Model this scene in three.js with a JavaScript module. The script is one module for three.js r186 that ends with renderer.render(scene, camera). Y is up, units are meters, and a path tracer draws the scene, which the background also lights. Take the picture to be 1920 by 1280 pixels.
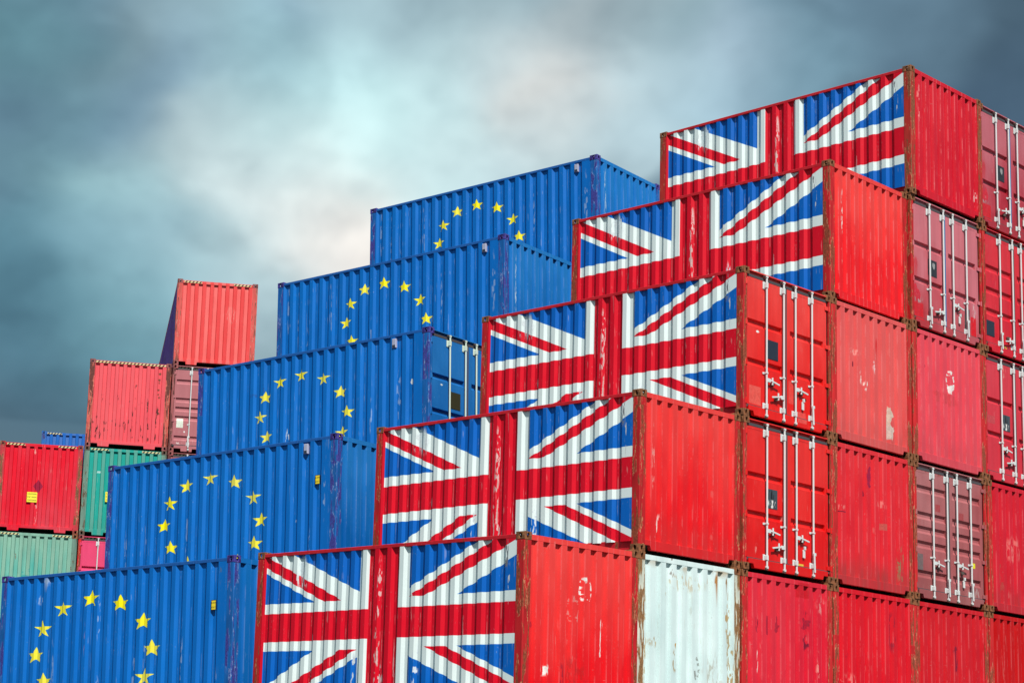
import * as THREE from 'three';
import { mergeGeometries } from 'three/addons/utils/BufferGeometryUtils.js';
import { Brush, Evaluator, SUBTRACTION } from 'three-bvh-csg';

// ------------------------------------------------------------------ camera, sky, sun, exposure
const scene = new THREE.Scene();
const V3 = (x, y, z) => new THREE.Vector3(x, y, z);
const FOCAL = 3487.09;                                         // in pixels of a 1920 x 1280 frame
const camera = new THREE.PerspectiveCamera(2 * Math.atan(640 / FOCAL) * 180 / Math.PI, 1.5, 0.1, 3000);
camera.setViewOffset(1920, 1280, 400.75, -175.27, 1920, 1280);  // shifted lens
{
  const yaw = 0.8509, pit = 0.1747, rol = 0.046;
  const fw = V3(-Math.sin(yaw) * Math.cos(pit), Math.sin(pit), -Math.cos(yaw) * Math.cos(pit));
  const r = V3(Math.cos(yaw), 0, -Math.sin(yaw)), u = r.clone().cross(fw);
  const r2 = r.clone().multiplyScalar(Math.cos(rol)).addScaledVector(u, Math.sin(rol));
  const u2 = r2.clone().cross(fw);
  camera.quaternion.setFromRotationMatrix(new THREE.Matrix4().makeBasis(r2, u2, fw.clone().negate()));
  camera.position.set(18.1712, 1.676, 20.4534);
}
const renderer = new THREE.WebGLRenderer({ antialias: true });
renderer.setSize(1024, 682);
renderer.toneMapping = THREE.LinearToneMapping;
renderer.toneMappingExposure = 1.04;
renderer.shadowMap.enabled = true;
renderer.shadowMap.type = THREE.PCFSoftShadowMap;

const SUN_E = 51.5 * Math.PI / 180, SUN_A = 29 * Math.PI / 180;
const sunDir = V3(Math.cos(SUN_E) * Math.cos(SUN_A), Math.sin(SUN_E), Math.cos(SUN_E) * Math.sin(SUN_A));
const sun = new THREE.DirectionalLight(new THREE.Color().setRGB(1.0, 0.97, 0.92), 5.0);
sun.position.copy(sunDir).multiplyScalar(90); sun.target.position.set(-12, 6, -8); sun.position.add(sun.target.position);
sun.castShadow = true; sun.shadow.mapSize.set(4096, 4096); sun.shadow.radius = 1;
Object.assign(sun.shadow.camera, { left: -45, right: 45, top: 45, bottom: -45, near: 1, far: 220 });
sun.shadow.bias = -0.0004;
scene.add(sun, sun.target);

// ------------------------------------------------------------------ noise
const clamp = (x, a = 0, b = 1) => (x < a ? a : x > b ? b : x), mix = (a, b, t) => a + (b - a) * t;
const sstep = (a, b, x) => { const t = clamp((x - a) / (b - a)); return t * t * (3 - 2 * t); };
function rng(seed) { let s = seed >>> 0; return () => { s = (s + 0x6d2b79f5) | 0; let t = Math.imul(s ^ (s >>> 15), 1 | s); t = (t + Math.imul(t ^ (t >>> 7), 61 | t)) ^ t; return ((t ^ (t >>> 14)) >>> 0) / 4294967296; }; }
const TAB = new Float32Array(65536); { const r = rng(7); for (let i = 0; i < 65536; i++) TAB[i] = r(); }
const h2 = (x, y) => TAB[(Math.imul(x, 1619) + Math.imul(y, 31337) + ((x * y) >> 3)) & 65535];
const h3 = (x, y, z) => TAB[(Math.imul(x, 1619) + Math.imul(y, 31337) + Math.imul(z, 6971)) & 65535];
function vn(x, y) {
  const i = Math.floor(x), j = Math.floor(y); let f = x - i, g = y - j; f = f * f * (3 - 2 * f); g = g * g * (3 - 2 * g);
  const a = h2(i, j), b = h2(i + 1, j), c = h2(i, j + 1), d = h2(i + 1, j + 1);
  return a + (b - a) * f + (c - a) * g + (a - b - c + d) * f * g;
}
function fbm(x, y, o = 4) { let s = 0, a = 0.5, n = 0; for (let i = 0; i < o; i++) { s += a * vn(x, y); n += a; a *= 0.5; x = x * 2.03 + 17.3; y = y * 2.03 + 9.1; } return s / n; }
function vn3(x, y, z) {
  const i = Math.floor(x), j = Math.floor(y), k = Math.floor(z); let f = x - i, g = y - j, h = z - k;
  f = f * f * (3 - 2 * f); g = g * g * (3 - 2 * g); h = h * h * (3 - 2 * h);
  const l = (a, b, t) => a + (b - a) * t;
  return l(l(l(h3(i, j, k), h3(i + 1, j, k), f), l(h3(i, j + 1, k), h3(i + 1, j + 1, k), f), g),
    l(l(h3(i, j, k + 1), h3(i + 1, j, k + 1), f), l(h3(i, j + 1, k + 1), h3(i + 1, j + 1, k + 1), f), g), h);
}
function fbm3(x, y, z, o) { let s = 0, a = 0.5, n = 0; for (let i = 0; i < o; i++) { s += a * vn3(x, y, z); n += a; a *= 0.5; x = x * 2.03 + 3.7; y = y * 2.03 + 11.9; z = z * 2.03 + 5.3; } return s / n; }
const toLin = (c) => (c <= 0.04045 ? c / 12.92 : Math.pow((c + 0.055) / 1.055, 2.4));
const LIN8 = new Float32Array(256); for (let i = 0; i < 256; i++) LIN8[i] = toLin(i / 255);
const S8 = new Uint8Array(4097); for (let i = 0; i <= 4096; i++) { const c = i / 4096; S8[i] = Math.round(255 * (c <= 0.0031308 ? c * 12.92 : 1.055 * Math.pow(c, 1 / 2.4) - 0.055)); }
const rgb = (r, g, b) => [toLin(r / 255), toLin(g / 255), toLin(b / 255)];

// ------------------------------------------------------------------ sky: broken storm cloud, as directions (azimuth, elevation in degrees)
{
  // px-free list of cloud masses seen to the west: azimuth, elevation, sRGB
  const M = SKY_MASSES();
  const W = 3072, H = 1536, data = new Float32Array(W * H * 4);
  const base = [rgb(76, 100, 116), rgb(102, 130, 146), rgb(144, 174, 184), rgb(196, 210, 210)];
  const D = Math.PI / 180;
  for (let row = 0; row < H; row++) {
    const el = ((row + 0.5) / H - 0.5) * Math.PI, y = Math.sin(el), ce = Math.cos(el), eld = el / D;
    for (let col = 0; col < W; col++) {
      const az = ((col + 0.5) / W - 0.5) * 2 * Math.PI, o = (row * W + col) * 4; data[o + 3] = 1;
      if (y < -0.01) { data[o] = 0.2; data[o + 1] = 0.24; data[o + 2] = 0.26; continue; }
      const x = Math.cos(az) * ce, z = Math.sin(az) * ce, yy = y * 1.9;
      const w1 = fbm3(x * 7 + 3.1, yy * 7, z * 7, 4) - 0.5, w2 = fbm3(x * 7 - 8.2, yy * 7 + 4.4, z * 7, 4) - 0.5;
      // general cover
      let t = fbm3(x * 2.6 + w1 * 0.7, yy * 3.2 + w2 * 0.7, z * 2.6, 5);
      t = clamp((t - 0.28) / 0.44) * 2.6; const i = Math.min(2, Math.floor(t)), f = t - i;
      let c0 = mix(base[i][0], base[i + 1][0], f), c1 = mix(base[i][1], base[i + 1][1], f), c2 = mix(base[i][2], base[i + 1][2], f);
      // the masses ahead
      const azd = az / D, a2 = azd + w1 * 4.2, e2 = eld + w2 * 3.4;
      if (azd > -175 && azd < -90 && eld < 45) {
        let sw = 0, s0 = 0, s1 = 0, s2 = 0;
        for (const m of M) {
          const da = (a2 - m[0]) * 0.93, de = e2 - m[1], d2 = da * da + de * de; if (d2 > 90) continue;
          const w = Math.exp(-d2 / 1.5); sw += w; s0 += w * m[2][0]; s1 += w * m[2][1]; s2 += w * m[2][2];
        }
        const k = clamp(sw * 2.2) ; if (sw > 1e-7) { const g = k / sw; c0 = mix(c0, s0 / sw, k); c1 = mix(c1, s1 / sw, k); c2 = mix(c2, s2 / sw, k); }
      }
      const d1 = fbm3(x * 15 + w1 * 1.3, yy * 12 + w2 * 1.3, z * 15, 5) - 0.5, d2 = fbm3(x * 38 + w2 * 2, yy * 30 + w1 * 2, z * 38, 4) - 0.5;
      const puff = sstep(0.4, 0.62, fbm3(x * 20 + w2 * 1.6 + 5.5, yy * 15 + w1 * 1.6, z * 20, 5)) - 0.5;
      const d3 = fbm3(x * 75 + w1 * 3, yy * 58 + w2 * 3, z * 75, 3) - 0.5;
      const g = 1.0 + d1 * 0.28 + d2 * 0.3 + d3 * 0.14 + puff * 0.15;
      data[o] = c0 * g; data[o + 1] = c1 * (1 + (g - 1) * 0.93); data[o + 2] = c2 * (1 + (g - 1) * 0.86);
    }
  }
  const t = new THREE.DataTexture(data, W, H, THREE.RGBAFormat, THREE.FloatType);
  t.mapping = THREE.EquirectangularReflectionMapping; t.magFilter = t.minFilter = THREE.LinearFilter; t.needsUpdate = true;
  scene.background = t; scene.environment = t;
}
function SKY_MASSES() {
  return [
    [-148.3, 22.0, rgb(106, 151, 164)], [-147.7, 21.6, rgb(110, 150, 163)], [-146.8, 22.4, rgb(107, 139, 157)], [-148.5, 20.1, rgb(97, 130, 150)], [-147.1, 19.3, rgb(104, 139, 157)], [-146.3, 20.3, rgb(119, 160, 174)], [-144.7, 20.5, rgb(120, 152, 172)], [-145.5, 21.7, rgb(135, 161, 170)], [-143.8, 21.3, rgb(137, 169, 187)], [-142.8, 22.3, rgb(138, 167, 178)], [-141.4, 21.8, rgb(160, 200, 212)], [-140.1, 22.8, rgb(133, 164, 182)], [-138.3, 22.6, rgb(161, 191, 201)], [-138.6, 21.0, rgb(190, 228, 234)], [-137.5, 20.1, rgb(200, 236, 238)], [-140.7, 20.9, rgb(158, 196, 206)], [-142.0, 19.9, rgb(168, 200, 208)], [-144.7, 19.0, rgb(120, 156, 177)], [-147.0, 18.1, rgb(119, 160, 172)], [-148.3, 18.1, rgb(104, 141, 158)], [-148.2, 16.8, rgb(97, 132, 151)], [-145.2, 16.9, rgb(149, 188, 195)], [-143.6, 17.8, rgb(170, 210, 216)], [-142.8, 18.7, rgb(205, 219, 221)], [-141.9, 18.3, rgb(196, 220, 224)], [-140.8, 18.2, rgb(222, 234, 234)], [-138.4, 18.1, rgb(224, 238, 238)], [-137.6, 17.5, rgb(240, 236, 230)], [-136.9, 17.1, rgb(248, 238, 230)], [-143.5, 16.7, rgb(144, 180, 193)], [-140.2, 19.5, rgb(190, 226, 230)], [-138.3, 23.0, rgb(152, 179, 189)], [-136.1, 22.8, rgb(152, 179, 189)], [-134.3, 23.0, rgb(152, 179, 189)], [-132.6, 22.9, rgb(147, 175, 186)], [-130.9, 22.7, rgb(170, 184, 189)], [-129.2, 23.0, rgb(152, 175, 184)], [-127.5, 22.3, rgb(138, 166, 177)], [-135.1, 20.9, rgb(195, 226, 230)], [-133.4, 21.8, rgb(200, 218, 222)], [-132.1, 21.1, rgb(230, 227, 222)], [-130.8, 20.2, rgb(218, 222, 221)], [-131.5, 19.6, rgb(195, 212, 216)], [-129.2, 21.0, rgb(190, 210, 216)], [-127.5, 20.9, rgb(165, 192, 204)], [-137.6, 19.3, rgb(200, 234, 236)], [-135.1, 19.3, rgb(205, 230, 232)], [-135.9, 18.4, rgb(190, 220, 225)], [-133.4, 19.1, rgb(198, 224, 228)], [-131.7, 18.9, rgb(190, 216, 222)], [-130.0, 18.9, rgb(198, 216, 220)], [-128.3, 20.0, rgb(180, 205, 214)], [-128.3, 18.6, rgb(180, 205, 214)], [-125.8, 21.5, rgb(158, 182, 198)], [-124.2, 22.2, rgb(116, 147, 164)], [-121.8, 22.4, rgb(98, 127, 146)], [-119.9, 21.3, rgb(93, 121, 140)], [-117.9, 21.8, rgb(72, 95, 112)], [-117.2, 20.5, rgb(68, 91, 108)], [-117.5, 19.4, rgb(72, 96, 118)], [-123.4, 21.1, rgb(117, 152, 170)], [-125.0, 20.5, rgb(150, 180, 196)], [-126.7, 20.0, rgb(165, 195, 208)], [-147.8, 13.6, rgb(86, 128, 146)], [-147.0, 14.3, rgb(99, 143, 160)], [-145.0, 14.5, rgb(122, 162, 176)], [-143.7, 14.3, rgb(136, 178, 190)], [-147.4, 12.5, rgb(77, 116, 134)], [-145.7, 12.8, rgb(99, 143, 158)], [-144.1, 13.1, rgb(118, 163, 176)], [-147.6, 11.2, rgb(82, 116, 135)], [-146.3, 11.1, rgb(82, 118, 136)], [-147.7, 9.7, rgb(80, 106, 122)], [-145.9, 10.0, rgb(80, 108, 126)], [-144.2, 11.6, rgb(100, 145, 162)], [-141.1, 13.4, rgb(160, 190, 200)], [-139.9, 14.1, rgb(188, 214, 220)], [-139.7, 13.0, rgb(148, 174, 184)], [-141.4, 15.4, rgb(175, 205, 212)], [-142.9, 15.4, rgb(154, 189, 200)], [-139.4, 16.1, rgb(205, 222, 224)], [-138.0, 16.4, rgb(228, 230, 228)], [-146.8, 16.0, rgb(95, 137, 153)], [-145.1, 15.6, rgb(122, 162, 177)], [-150.6, 17.5, rgb(99, 134, 151)], [-150.2, 12.8, rgb(75, 107, 125)], [-150.9, 21.4, rgb(104, 145, 158)], [-132.5, 25.2, rgb(143, 167, 178)], [-142.3, 24.9, rgb(129, 158, 171)], [-148.3, 24.3, rgb(101, 139, 154)], [-123.4, 24.9, rgb(101, 127, 143)], [-114.9, 20.9, rgb(66, 89, 106)], [-115.0, 17.2, rgb(70, 93, 112)], [-139.8, 10.2, rgb(140, 168, 180)], [-133.2, 14.5, rgb(175, 200, 208)], [-131.5, 11.3, rgb(150, 172, 180)], [-123.4, 15.3, rgb(132, 152, 165)], [-117.3, 13.6, rgb(89, 105, 120)], [-146.2, 7.4, rgb(80, 106, 122)], [-143.0, 9.2, rgb(105, 138, 152)],
  ];
}

// ------------------------------------------------------------------ textures
function dataTex(buf, w, h, repeat) {
  const t = new THREE.DataTexture(buf, w, h, THREE.RGBAFormat, THREE.UnsignedByteType);
  t.colorSpace = THREE.SRGBColorSpace; t.magFilter = THREE.LinearFilter; t.minFilter = THREE.LinearMipmapLinearFilter; t.generateMipmaps = true;
  t.wrapS = t.wrapT = repeat ? THREE.RepeatWrapping : THREE.ClampToEdgeWrapping; t.needsUpdate = true; return t;
}
// A painted steel panel, mw x mh metres. o.base linear colour; o.draw(ctx, X, Y) paints on a canvas first (metres -> pixels by X, Y).
function panelTex(o) {
  const { w, h, mw, mh, seed = 1 } = o, buf = new Uint8Array(w * h * 4), L = new Float32Array(w * h * 3);
  let img = null;
  if (o.draw) {
    const c = document.createElement('canvas'); c.width = w; c.height = h; const g = c.getContext('2d');
    o.draw(g, (x) => x / mw * w, (y) => h - y / mh * h, w / mw); img = g.getImageData(0, 0, w, h).data;
  }
  const S = seed * 13.37, rust = o.rustColor || [0.16, 0.062, 0.028], chip = o.chip || [0.62, 0.55, 0.5], fadeC = o.fadeColor || o.base || [0, 0, 0], per = o.period, ph0 = o.phase || 0;
  const b = o.base || [0, 0, 0];
  for (let j = 0; j < h; j++) {
    const Y = (j + 0.5) / h * mh;
    for (let i = 0; i < w; i++) {
      const X = (i + 0.5) / w * mw, k = (j * w + i) * 3;
      let r, g, bl;
      if (img) { const q = ((h - 1 - j) * w + i) * 4; r = LIN8[img[q]]; g = LIN8[img[q + 1]]; bl = LIN8[img[q + 2]]; } else { r = b[0]; g = b[1]; bl = b[2]; }
      const n1 = fbm(X * 0.8 + S, Y * 0.55 + S, 3), n2 = fbm(X * 4.1 + S, Y * 1.9 - S, 3), st = vn(X * 19 + S, Y * 0.45 + S);
      // weather fade; on the blue ends its upward part is painted sky gloss
      let fd = (o.fade || 0) * clamp(n1 * 1.5 - 0.35 + (o.fadeUp || 0) * (Y / mh - 0.5) + (n2 - 0.5) * 0.5);
      if (per) { let p = (X - ph0) / per; p -= Math.floor(p); const ridge = p > (o.duty || 0.5) ? 1 : 0; fd += (o.ridgeFade || 0) * (ridge ? 1 : 0) * (0.75 + 0.5 * n2) + (o.grooveFade || 0) * (ridge ? 0 : 1) * (0.75 + 0.5 * n2); }
      fd = clamp(fd); r = mix(r, fadeC[0], fd); g = mix(g, fadeC[1], fd); bl = mix(bl, fadeC[2], fd);
      const m = 1 + (o.mottle ?? 0.12) * ((n2 - 0.5) * 1.2 + (st - 0.5) * 0.9 + (vn(X * 70 + S, Y * 70) - 0.5) * 0.35);
      r *= m; g *= m; bl *= m;
      // bend lines: worn paint on flag walls, painted edge glints on end walls
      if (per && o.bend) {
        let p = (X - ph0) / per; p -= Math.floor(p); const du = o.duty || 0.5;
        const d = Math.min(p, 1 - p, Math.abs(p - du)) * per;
        if (d < 0.011) { const v = vn(X * 30 + S, Y * 5 + S) * 0.55 + n2 * 0.6 + vn(X * 90, Y * 37 + S) * 0.25; const a = sstep(o.bendAt ?? 0.55, (o.bendAt ?? 0.55) + 0.3, v) * o.bend * (1 - d / 0.011), bc = o.bendGlint || chip; r = mix(r, bc[0], a); g = mix(g, bc[1], a); bl = mix(bl, bc[2], a); }
      }
      // scratches, near vertical
      if (o.scratch) { const v = vn(X * 62 + Y * 2 + S, Y * 4.2 + S), q = fbm(X * 1.7 - S, Y * 1.3 + S, 2); const a = sstep(0.86, 0.95, v) * sstep(0.5, 0.68, q) * o.scratch; r = mix(r, chip[0], a); g = mix(g, chip[1], a); bl = mix(bl, chip[2], a); }
      // specks
      if (o.speck) { const v = vn(X * 85 + S, Y * 50 - S), q = vn(X * 2.3 + S, Y * 2.9); const a = sstep(0.93, 0.97, v) * sstep(0.45, 0.7, q) * o.speck; r = mix(r, chip[0], a); g = mix(g, chip[1], a); bl = mix(bl, chip[2], a); }
      // rust blooms with a run below
      if (o.rust) { const v = fbm(X * 7.5 + S, Y * 3.2 + S, 4) + (n1 - 0.5) * 0.5 + (o.rustLow || 0) * (0.5 - Y / mh) * 0.4; const a = sstep(o.rustAt ?? 0.66, (o.rustAt ?? 0.66) + 0.05, v) * o.rust; const q = 0.7 + 0.9 * vn(X * 40, Y * 30 + S); r = mix(r, rust[0] * q, a); g = mix(g, rust[1] * q, a); bl = mix(bl, rust[2] * q, a); }
      // road dirt towards the floor rail
      if (o.grime) { const a = o.grime * sstep(0.75, 0.12, Y + (n2 - 0.5) * 0.5) * (0.35 + 0.65 * st); const gc = o.grimeColor || [0.1, 0.065, 0.055]; r = mix(r, gc[0], a); g = mix(g, gc[1], a); bl = mix(bl, gc[2], a); }
      L[k] = r; L[k + 1] = g; L[k + 2] = bl;
    }
  }
  // single marks: [kind, x, y, rx, ry, colour, strength]
  for (const [kind, x, y, rx, ry, c, s = 1] of o.marks || []) {
    const R = 1.35, i0 = Math.max(0, Math.floor((x - rx * R) / mw * w)), i1 = Math.min(w - 1, Math.ceil((x + rx * R) / mw * w));
    const yl = kind === 'drip' ? y - ry * 2 : y - ry * R, j0 = Math.max(0, Math.floor(yl / mh * h)), j1 = Math.min(h - 1, Math.ceil((y + ry * R) / mh * h));
    for (let j = j0; j <= j1; j++) for (let i = i0; i <= i1; i++) {
      const X = (i + 0.5) / w * mw, Y = (j + 0.5) / h * mh, dx = (X - x) / rx, dy = (Y - y) / ry; let a = 0;
      if (kind === 'rect') a = Math.abs(dx) < 1 && Math.abs(dy) < 1 ? 0.82 + 0.3 * vn(X * 30, Y * 30) : 0;
      else if (kind === 'blob') { const d = Math.hypot(dx, dy) + (fbm(X * 11 + S, Y * 11 + x, 3) - 0.5) * 1.5; a = sstep(0.88, 0.72, d) * (0.75 + 0.5 * vn(X * 50, Y * 50)); }
      else if (kind === 'flake') { const d = Math.hypot(dx, dy); a = sstep(1.1, 0.6, d) * sstep(0.54, 0.62, fbm(X * 40 + S, Y * 9 + x, 3)); }
      else if (kind === 'ring') { const d = Math.hypot(dx, dy); a = sstep(0.3, 0.14, Math.abs(d - 0.8)) * sstep(0.48, 0.56, fbm(X * 22 + S, Y * 22 + x, 3)); }
      else if (kind === 'kite') a = Math.abs(dx) + Math.abs(dy) < 1 ? 0.9 : 0;
      else if (kind === 'drip') { const t = clamp((y - Y) / (ry * 2)), wd = (1 - t * 0.6); a = (Y < y ? sstep(1, 0.3, Math.abs(dx) / wd + (vn(X * 60, Y * 4) - 0.5) * 0.8) * (1 - t) : sstep(1, 0.5, Math.hypot(dx, dy))); }
      a = clamp(a * s); if (a <= 0) continue; const k = (j * w + i) * 3, q = 0.85 + 0.3 * vn(X * 45 + S, Y * 45);
      L[k] = mix(L[k], c[0] * q, a); L[k + 1] = mix(L[k + 1], c[1] * q, a); L[k + 2] = mix(L[k + 2], c[2] * q, a);
    }
  }
  for (let k = 0, n = w * h; k < n; k++) {
    buf[k * 4] = S8[clamp(L[k * 3] * 4096 | 0, 0, 4096)]; buf[k * 4 + 1] = S8[clamp(L[k * 3 + 1] * 4096 | 0, 0, 4096)]; buf[k * 4 + 2] = S8[clamp(L[k * 3 + 2] * 4096 | 0, 0, 4096)]; buf[k * 4 + 3] = 255;
  }
  let t = dataTex(buf, w, h, o.repeat);
  return t;
}
// chipped paint over rust, tiled by the metre, streaks upright
function postTex(seed, paint, amount, under = [0.19, 0.085, 0.04], hi = [0.6, 0.42, 0.22], w = 256, h = 1024) {
  const buf = new Uint8Array(w * h * 4), S = seed * 7.7;
  for (let j = 0; j < h; j++) for (let i = 0; i < w; i++) {
    const X = i / w * 0.64, Y = j / h * 2.6, k = (j * w + i) * 4;
    const p = fbm(X * 26 + S, Y * 4.6 + S, 5) * 0.62 + fbm(X * 7 + S, Y * 1.7 - S, 3) * 0.43 + vn(X * 90, Y * 30 + S) * 0.08;
    const a = sstep(0.68 - amount * 0.3, 0.73 - amount * 0.3, p), e = sstep(0.028, 0.0, Math.abs(p - (0.675 - amount * 0.3))) * sstep(0.4, 0.7, vn(X * 40 + S, Y * 7));
    const m = 0.65 + 0.7 * fbm(X * 14, Y * 3 + S, 3), q = 0.6 + 0.8 * vn(X * 90, Y * 60 + S);
    for (let c = 0; c < 3; c++) { let v = mix(paint[c] * m, under[c] * q, a); v = mix(v, hi[c], e * 0.75); buf[k + c] = S8[clamp(v * 4096 | 0, 0, 4096)]; }
    buf[k + 3] = 255;
  }
  return dataTex(buf, w, h, true);
}
const roughTex = (() => {
  const n = 512, buf = new Uint8Array(n * n * 4);
  for (let j = 0; j < n; j++) for (let i = 0; i < n; i++) { const v = 150 + 90 * (fbm(i / n * 9, j / n * 6, 4) - 0.5) + 40 * (vn(i / n * 60, j / n * 14) - 0.5), k = (j * n + i) * 4; buf[k] = buf[k + 1] = buf[k + 2] = clamp(v | 0, 0, 255); buf[k + 3] = 255; }
  const t = dataTex(buf, n, n, true); t.colorSpace = THREE.NoColorSpace; return t;
})();
const paintMat = (map, rough = 0.85, o = {}) => new THREE.MeshPhysicalMaterial({ map, roughness: Math.min(1, rough + 0.25), roughnessMap: roughTex, metalness: 0, specularIntensity: 0.45, side: THREE.DoubleSide, ...o });
const flatMat = (c, rough = 0.6, metal = 0) => new THREE.MeshPhysicalMaterial({ specularIntensity: 0.5, color: new THREE.Color().setRGB(...c), roughness: rough, metalness: metal, side: THREE.DoubleSide });

// ------------------------------------------------------------------ geometry helpers
const geoCache = new Map(), cached = (key, make) => { if (!geoCache.has(key)) geoCache.set(key, make()); return geoCache.get(key); };
function planarUV(g, f) { const p = g.attributes.position, n = g.attributes.normal, uv = new Float32Array(p.count * 2); for (let i = 0; i < p.count; i++) { const q = f(p.getX(i), p.getY(i), p.getZ(i), n.getX(i), n.getY(i), n.getZ(i)); uv[2 * i] = q[0]; uv[2 * i + 1] = q[1]; } g.setAttribute('uv', new THREE.BufferAttribute(uv, 2)); return g; }
const metreUV = (g, su = 0.64, sv = 2.6) => planarUV(g, (x, y, z, nx, ny, nz) => (Math.abs(ny) > 0.7 ? [x / su, z / su] : Math.abs(nx) > Math.abs(nz) ? [(z + 0.31) / su, y / sv] : [x / su, y / sv]));
// a box with small chamfers, edge c
function bevelBox(sx, sy, sz, c = 0.004) {
  const s = new THREE.Shape(), x = sx / 2 - c, y = sy / 2 - c; s.moveTo(-x, -y); s.lineTo(x, -y); s.lineTo(x, y); s.lineTo(-x, y); s.closePath();
  const g = new THREE.ExtrudeGeometry(s, { depth: sz - 2 * c, bevelEnabled: true, bevelThickness: c, bevelSize: c, bevelSegments: 1, curveSegments: 1 }); g.translate(0, 0, -sz / 2 + c); return g;
}
function boxAt(x0, x1, y0, y1, z0, z1, c = 0.004) { const g = bevelBox(x1 - x0, y1 - y0, z1 - z0, c); g.translate((x0 + x1) / 2, (y0 + y1) / 2, (z0 + z1) / 2); return g; }
// a folded sheet. pts: [along, out] breaks; frame: origin, ea, ey, en. vertical folds; rows cut the height so that the sheet can be dented
function foldedSheet(pts, y0, y1, rows, frame, dent, uvf, lengthwise = false) {
  const pos = [], uv = [], idx = [], { o, ea, ey, en } = frame;
  for (let s = 0; s + 1 < pts.length; s++) {
    const b = pos.length / 3;
    for (let r = 0; r <= rows; r++) for (let e = 0; e < 2; e++) {
      const y = mix(y0, y1, r / rows), a = pts[s + e][0]; let d = pts[s + e][1];
      const A = lengthwise ? y : a, B = lengthwise ? a : y;
      if (dent) d += dent(A, B);
      pos.push(o.x + ea.x * A + ey.x * B + en.x * d, o.y + ea.y * A + ey.y * B + en.y * d, o.z + ea.z * A + ey.z * B + en.z * d);
      const q = uvf(A, B); uv.push(q[0], q[1]);
    }
    for (let r = 0; r < rows; r++) { const i = b + r * 2; if (lengthwise) idx.push(i, i + 3, i + 1, i, i + 2, i + 3); else idx.push(i, i + 1, i + 3, i, i + 3, i + 2); }
  }
  const g = new THREE.BufferGeometry(); g.setAttribute('position', new THREE.Float32BufferAttribute(pos, 3)); g.setAttribute('uv', new THREE.Float32BufferAttribute(uv, 2)); g.setIndex(idx); g.computeVertexNormals(); return g;
}
function tube(x, y0, y1, z, r, seg = 10) { const g = new THREE.CylinderGeometry(r, r, y1 - y0, seg); g.translate(x, (y0 + y1) / 2, z); return g; }
const plain = (gs) => mergeGeometries(gs.map((g) => { const q = g.index ? g.toNonIndexed() : g; for (const k of Object.keys(q.attributes)) if (!['position', 'normal', 'uv'].includes(k)) q.deleteAttribute(k); return q; }));
function add(parent, name, geo, mat) { const m = new THREE.Mesh(geo, mat); m.name = name; m.castShadow = m.receiveShadow = true; parent.add(m); return m; }

// hollow cast corner block with oval eyes in every face
const FX = 0.178, FY = 0.118, FZ = 0.162;
const fittingGeo = (() => {
  const ev = new Evaluator(); ev.useGroups = false; ev.attributes = ['position', 'normal', 'uv'];
  const outer = bevelBox(FX, FY, FZ, 0.006); let a = new Brush(outer); a.updateMatrixWorld();
  const cut = (g) => { const b = new Brush(g); b.updateMatrixWorld(); a = ev.evaluate(a, b, SUBTRACTION); };
  cut(new THREE.BoxGeometry(FX - 0.05, FY - 0.05, FZ - 0.05));
  const oval = (w, h, d) => { const s = new THREE.Shape(), r = w / 2; s.absarc(0, h / 2 - r, r, 0, Math.PI); s.absarc(0, -(h / 2 - r), r, Math.PI, 2 * Math.PI); s.closePath(); const g = new THREE.ExtrudeGeometry(s, { depth: d, bevelEnabled: false, curveSegments: 8 }); g.translate(0, 0, -d / 2); return g; };
  const o1 = oval(0.058, 0.08, 0.4); o1.translate(0.004, 0.002, 0); cut(o1);
  const o2 = oval(0.058, 0.08, 0.4); o2.rotateY(Math.PI / 2); o2.translate(0, 0.002, 0.003); cut(o2);
  const o3 = oval(0.06, 0.11, 0.4); o3.rotateX(Math.PI / 2); o3.rotateY(Math.PI / 2); cut(o3);
  const g = a.geometry.index ? a.geometry.toNonIndexed() : a.geometry; return metreUV(g);
})();

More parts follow.
